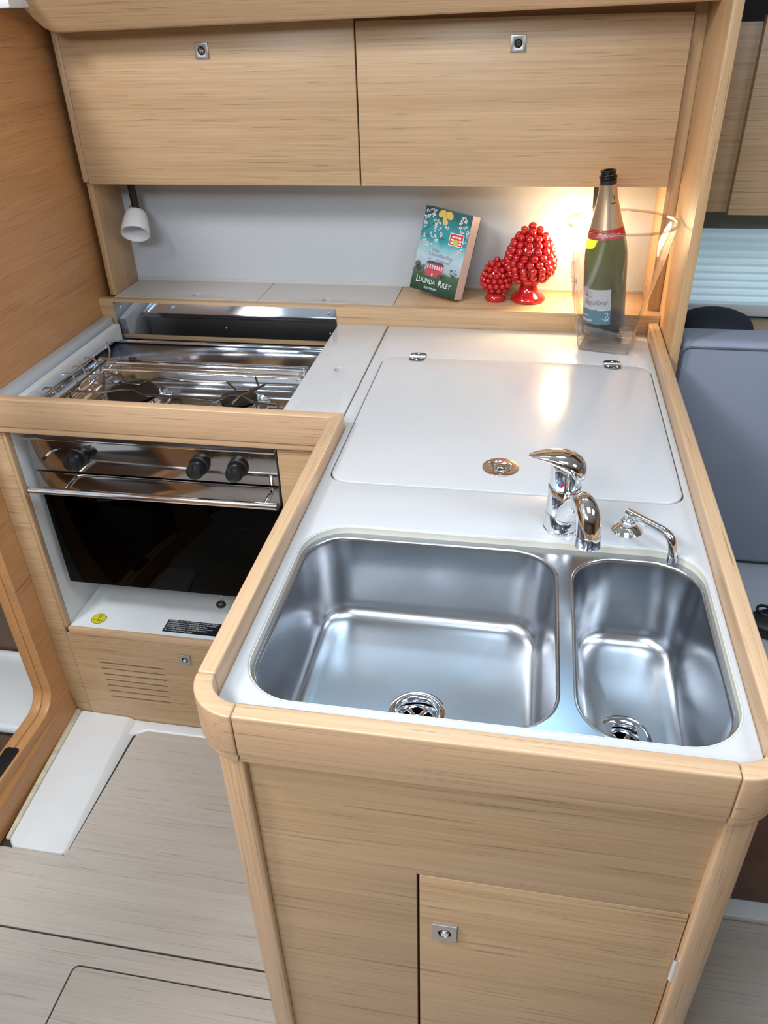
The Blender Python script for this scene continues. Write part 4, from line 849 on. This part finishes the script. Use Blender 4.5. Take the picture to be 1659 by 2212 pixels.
B().loft([rr_ for rr_ in [[(0.90 + .105 * s_ * cos(a), 0.325 + .045 * s_ * sin(a), z) for a in [2 * pi * k / 28 for k in range(28)]] for s_, z in ((.92, -.495), (1.0, -.488), (1.0, -.474), (.93, -.466), (.5, -.462), (.05, -.461))]]).build('pouch_body', 'black_plastic', po, smooth=60)
B().tube([(0.838 + .014 * cos(a), 0.352 + .016 * sin(a), -.470 + .006) for a in [2 * pi * k / 20 for k in range(20)]], .0032, 8, True).build('pouch_loop', 'black_plastic', po)
tb = thing('shade_table', 'unseen oak table added off to the right to shade the saloon floor', 'table', (1.2, -0.5, FL))  # table added out of view to darken the saloon floor
bx(0.76, 1.75, -0.85, -0.17, -0.135, -0.110).build('table_top', 'oak_x', tb, bevel=0.003)
bx(1.05, 1.45, -0.60, -0.42, FL, -0.135).build('table_pedestal', 'oak_z', tb, bevel=0.003)
ht = thing('navy_hat', 'dark navy soft hat with small white oval badge behind the backrest', 'hat', (0.706, 0.725, -0.03))
bx(0.6075, 1.60, 0.642, 0.93, -0.055, -0.030).build('saloon_shelf', 'oak_x', None, label='oak shelf behind the backrest cushion', cat='shelf', bevel=0.002)
B().lathe((0.706, 0.725, -0.030), [(.076, 0), (.0795, .012), (.080, .045), (.077, .060), (.068, .073), (.050, .081), (.025, .0855), (0, .0865)], 36).build('hat_crown', 'navy_fabric', ht, smooth=60)
B().tube([(0.706 + .0802 * cos(a), 0.725 + .0802 * sin(a), .0165) for a in [2 * pi * k / 36 for k in range(36)]], .0020, 8, True).build('hat_band', 'navy_fabric', ht)
bd = B().add([(0.722 + .0175 * cos(a), 0.725 - sqrt(max(0, .0812 ** 2 - (.016 + .0175 * cos(a)) ** 2)), .0210 + .0065 * sin(a)) for a in [2 * pi * k / 20 for k in range(20)]], [tuple(range(20))])
bd.build('hat_badge', 'white_badge', ht, smooth=0, label='small white oval badge')
# window with pleated blind
wd = thing('window_1', 'saloon window frame behind a pleated blind', 'window', (1.1, 0.95, -0.06), kind='structure')
bx(0.6075, 1.70, 0.9385, 0.975, -0.026, 0.000).build('window_sill', 'worktop_grey', wd, bevel=0.004)
bx(0.6075, 1.70, 0.972, 0.984, 0.0, 0.30).build('window_pane', 'blind_head', wd)
bl_ = thing('pleated_blind', 'pale blue pleated window blind with its daylight glow added as emission', 'blind', (1.1, 0.95, 0.0))
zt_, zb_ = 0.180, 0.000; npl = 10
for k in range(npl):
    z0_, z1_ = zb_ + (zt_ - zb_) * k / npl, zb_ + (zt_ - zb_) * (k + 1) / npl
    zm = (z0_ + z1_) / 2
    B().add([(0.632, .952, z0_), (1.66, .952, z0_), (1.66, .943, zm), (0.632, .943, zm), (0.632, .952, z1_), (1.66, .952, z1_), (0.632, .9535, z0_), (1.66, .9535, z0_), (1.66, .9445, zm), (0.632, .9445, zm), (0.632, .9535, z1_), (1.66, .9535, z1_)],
            [(0, 1, 2, 3), (3, 2, 5, 4), (7, 6, 9, 8), (8, 9, 10, 11), (0, 3, 9, 6), (3, 4, 10, 9)]).build('pleat', 'blind_glow_cloth', bl_, smooth=0)
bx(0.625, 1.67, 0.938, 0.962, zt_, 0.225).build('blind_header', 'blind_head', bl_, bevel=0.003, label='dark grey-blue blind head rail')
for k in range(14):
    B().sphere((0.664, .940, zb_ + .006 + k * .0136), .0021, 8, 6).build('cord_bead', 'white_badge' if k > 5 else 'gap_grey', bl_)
# saloon overhead locker
sl = thing('saloon_locker', 'oak overhead locker above the saloon window at right', 'cabinet', (1.1, 0.82, 0.25))
bx(0.6050, 1.70, 0.772, 0.790, 0.2530, 0.5930).build('locker_frame', 'oak_x', sl, bevel=0.0012)
bx(0.6050, 1.70, 0.790, 0.975, 0.2530, 0.2650).build('locker_base', 'oak_x', sl)
bx(0.6905, 1.66, 0.748, 0.7715, 0.2520, 0.6030).build('locker_door', 'oak_x', sl, bevel=0.0015)
bx(0.6050, 1.70, 0.80, 0.81, 0.593, 0.90).build('locker_gap_shade', 'dark_gap', sl)  # near-black sheet in place of the shade in the gap above the locker

# ------------------------------------------------------------------ lift the scene so that the cabin floor lies at z = 0
for o in list(bpy.data.objects):
    if o.parent is None and o.type in ('MESH', 'EMPTY'): o.location.z += WT
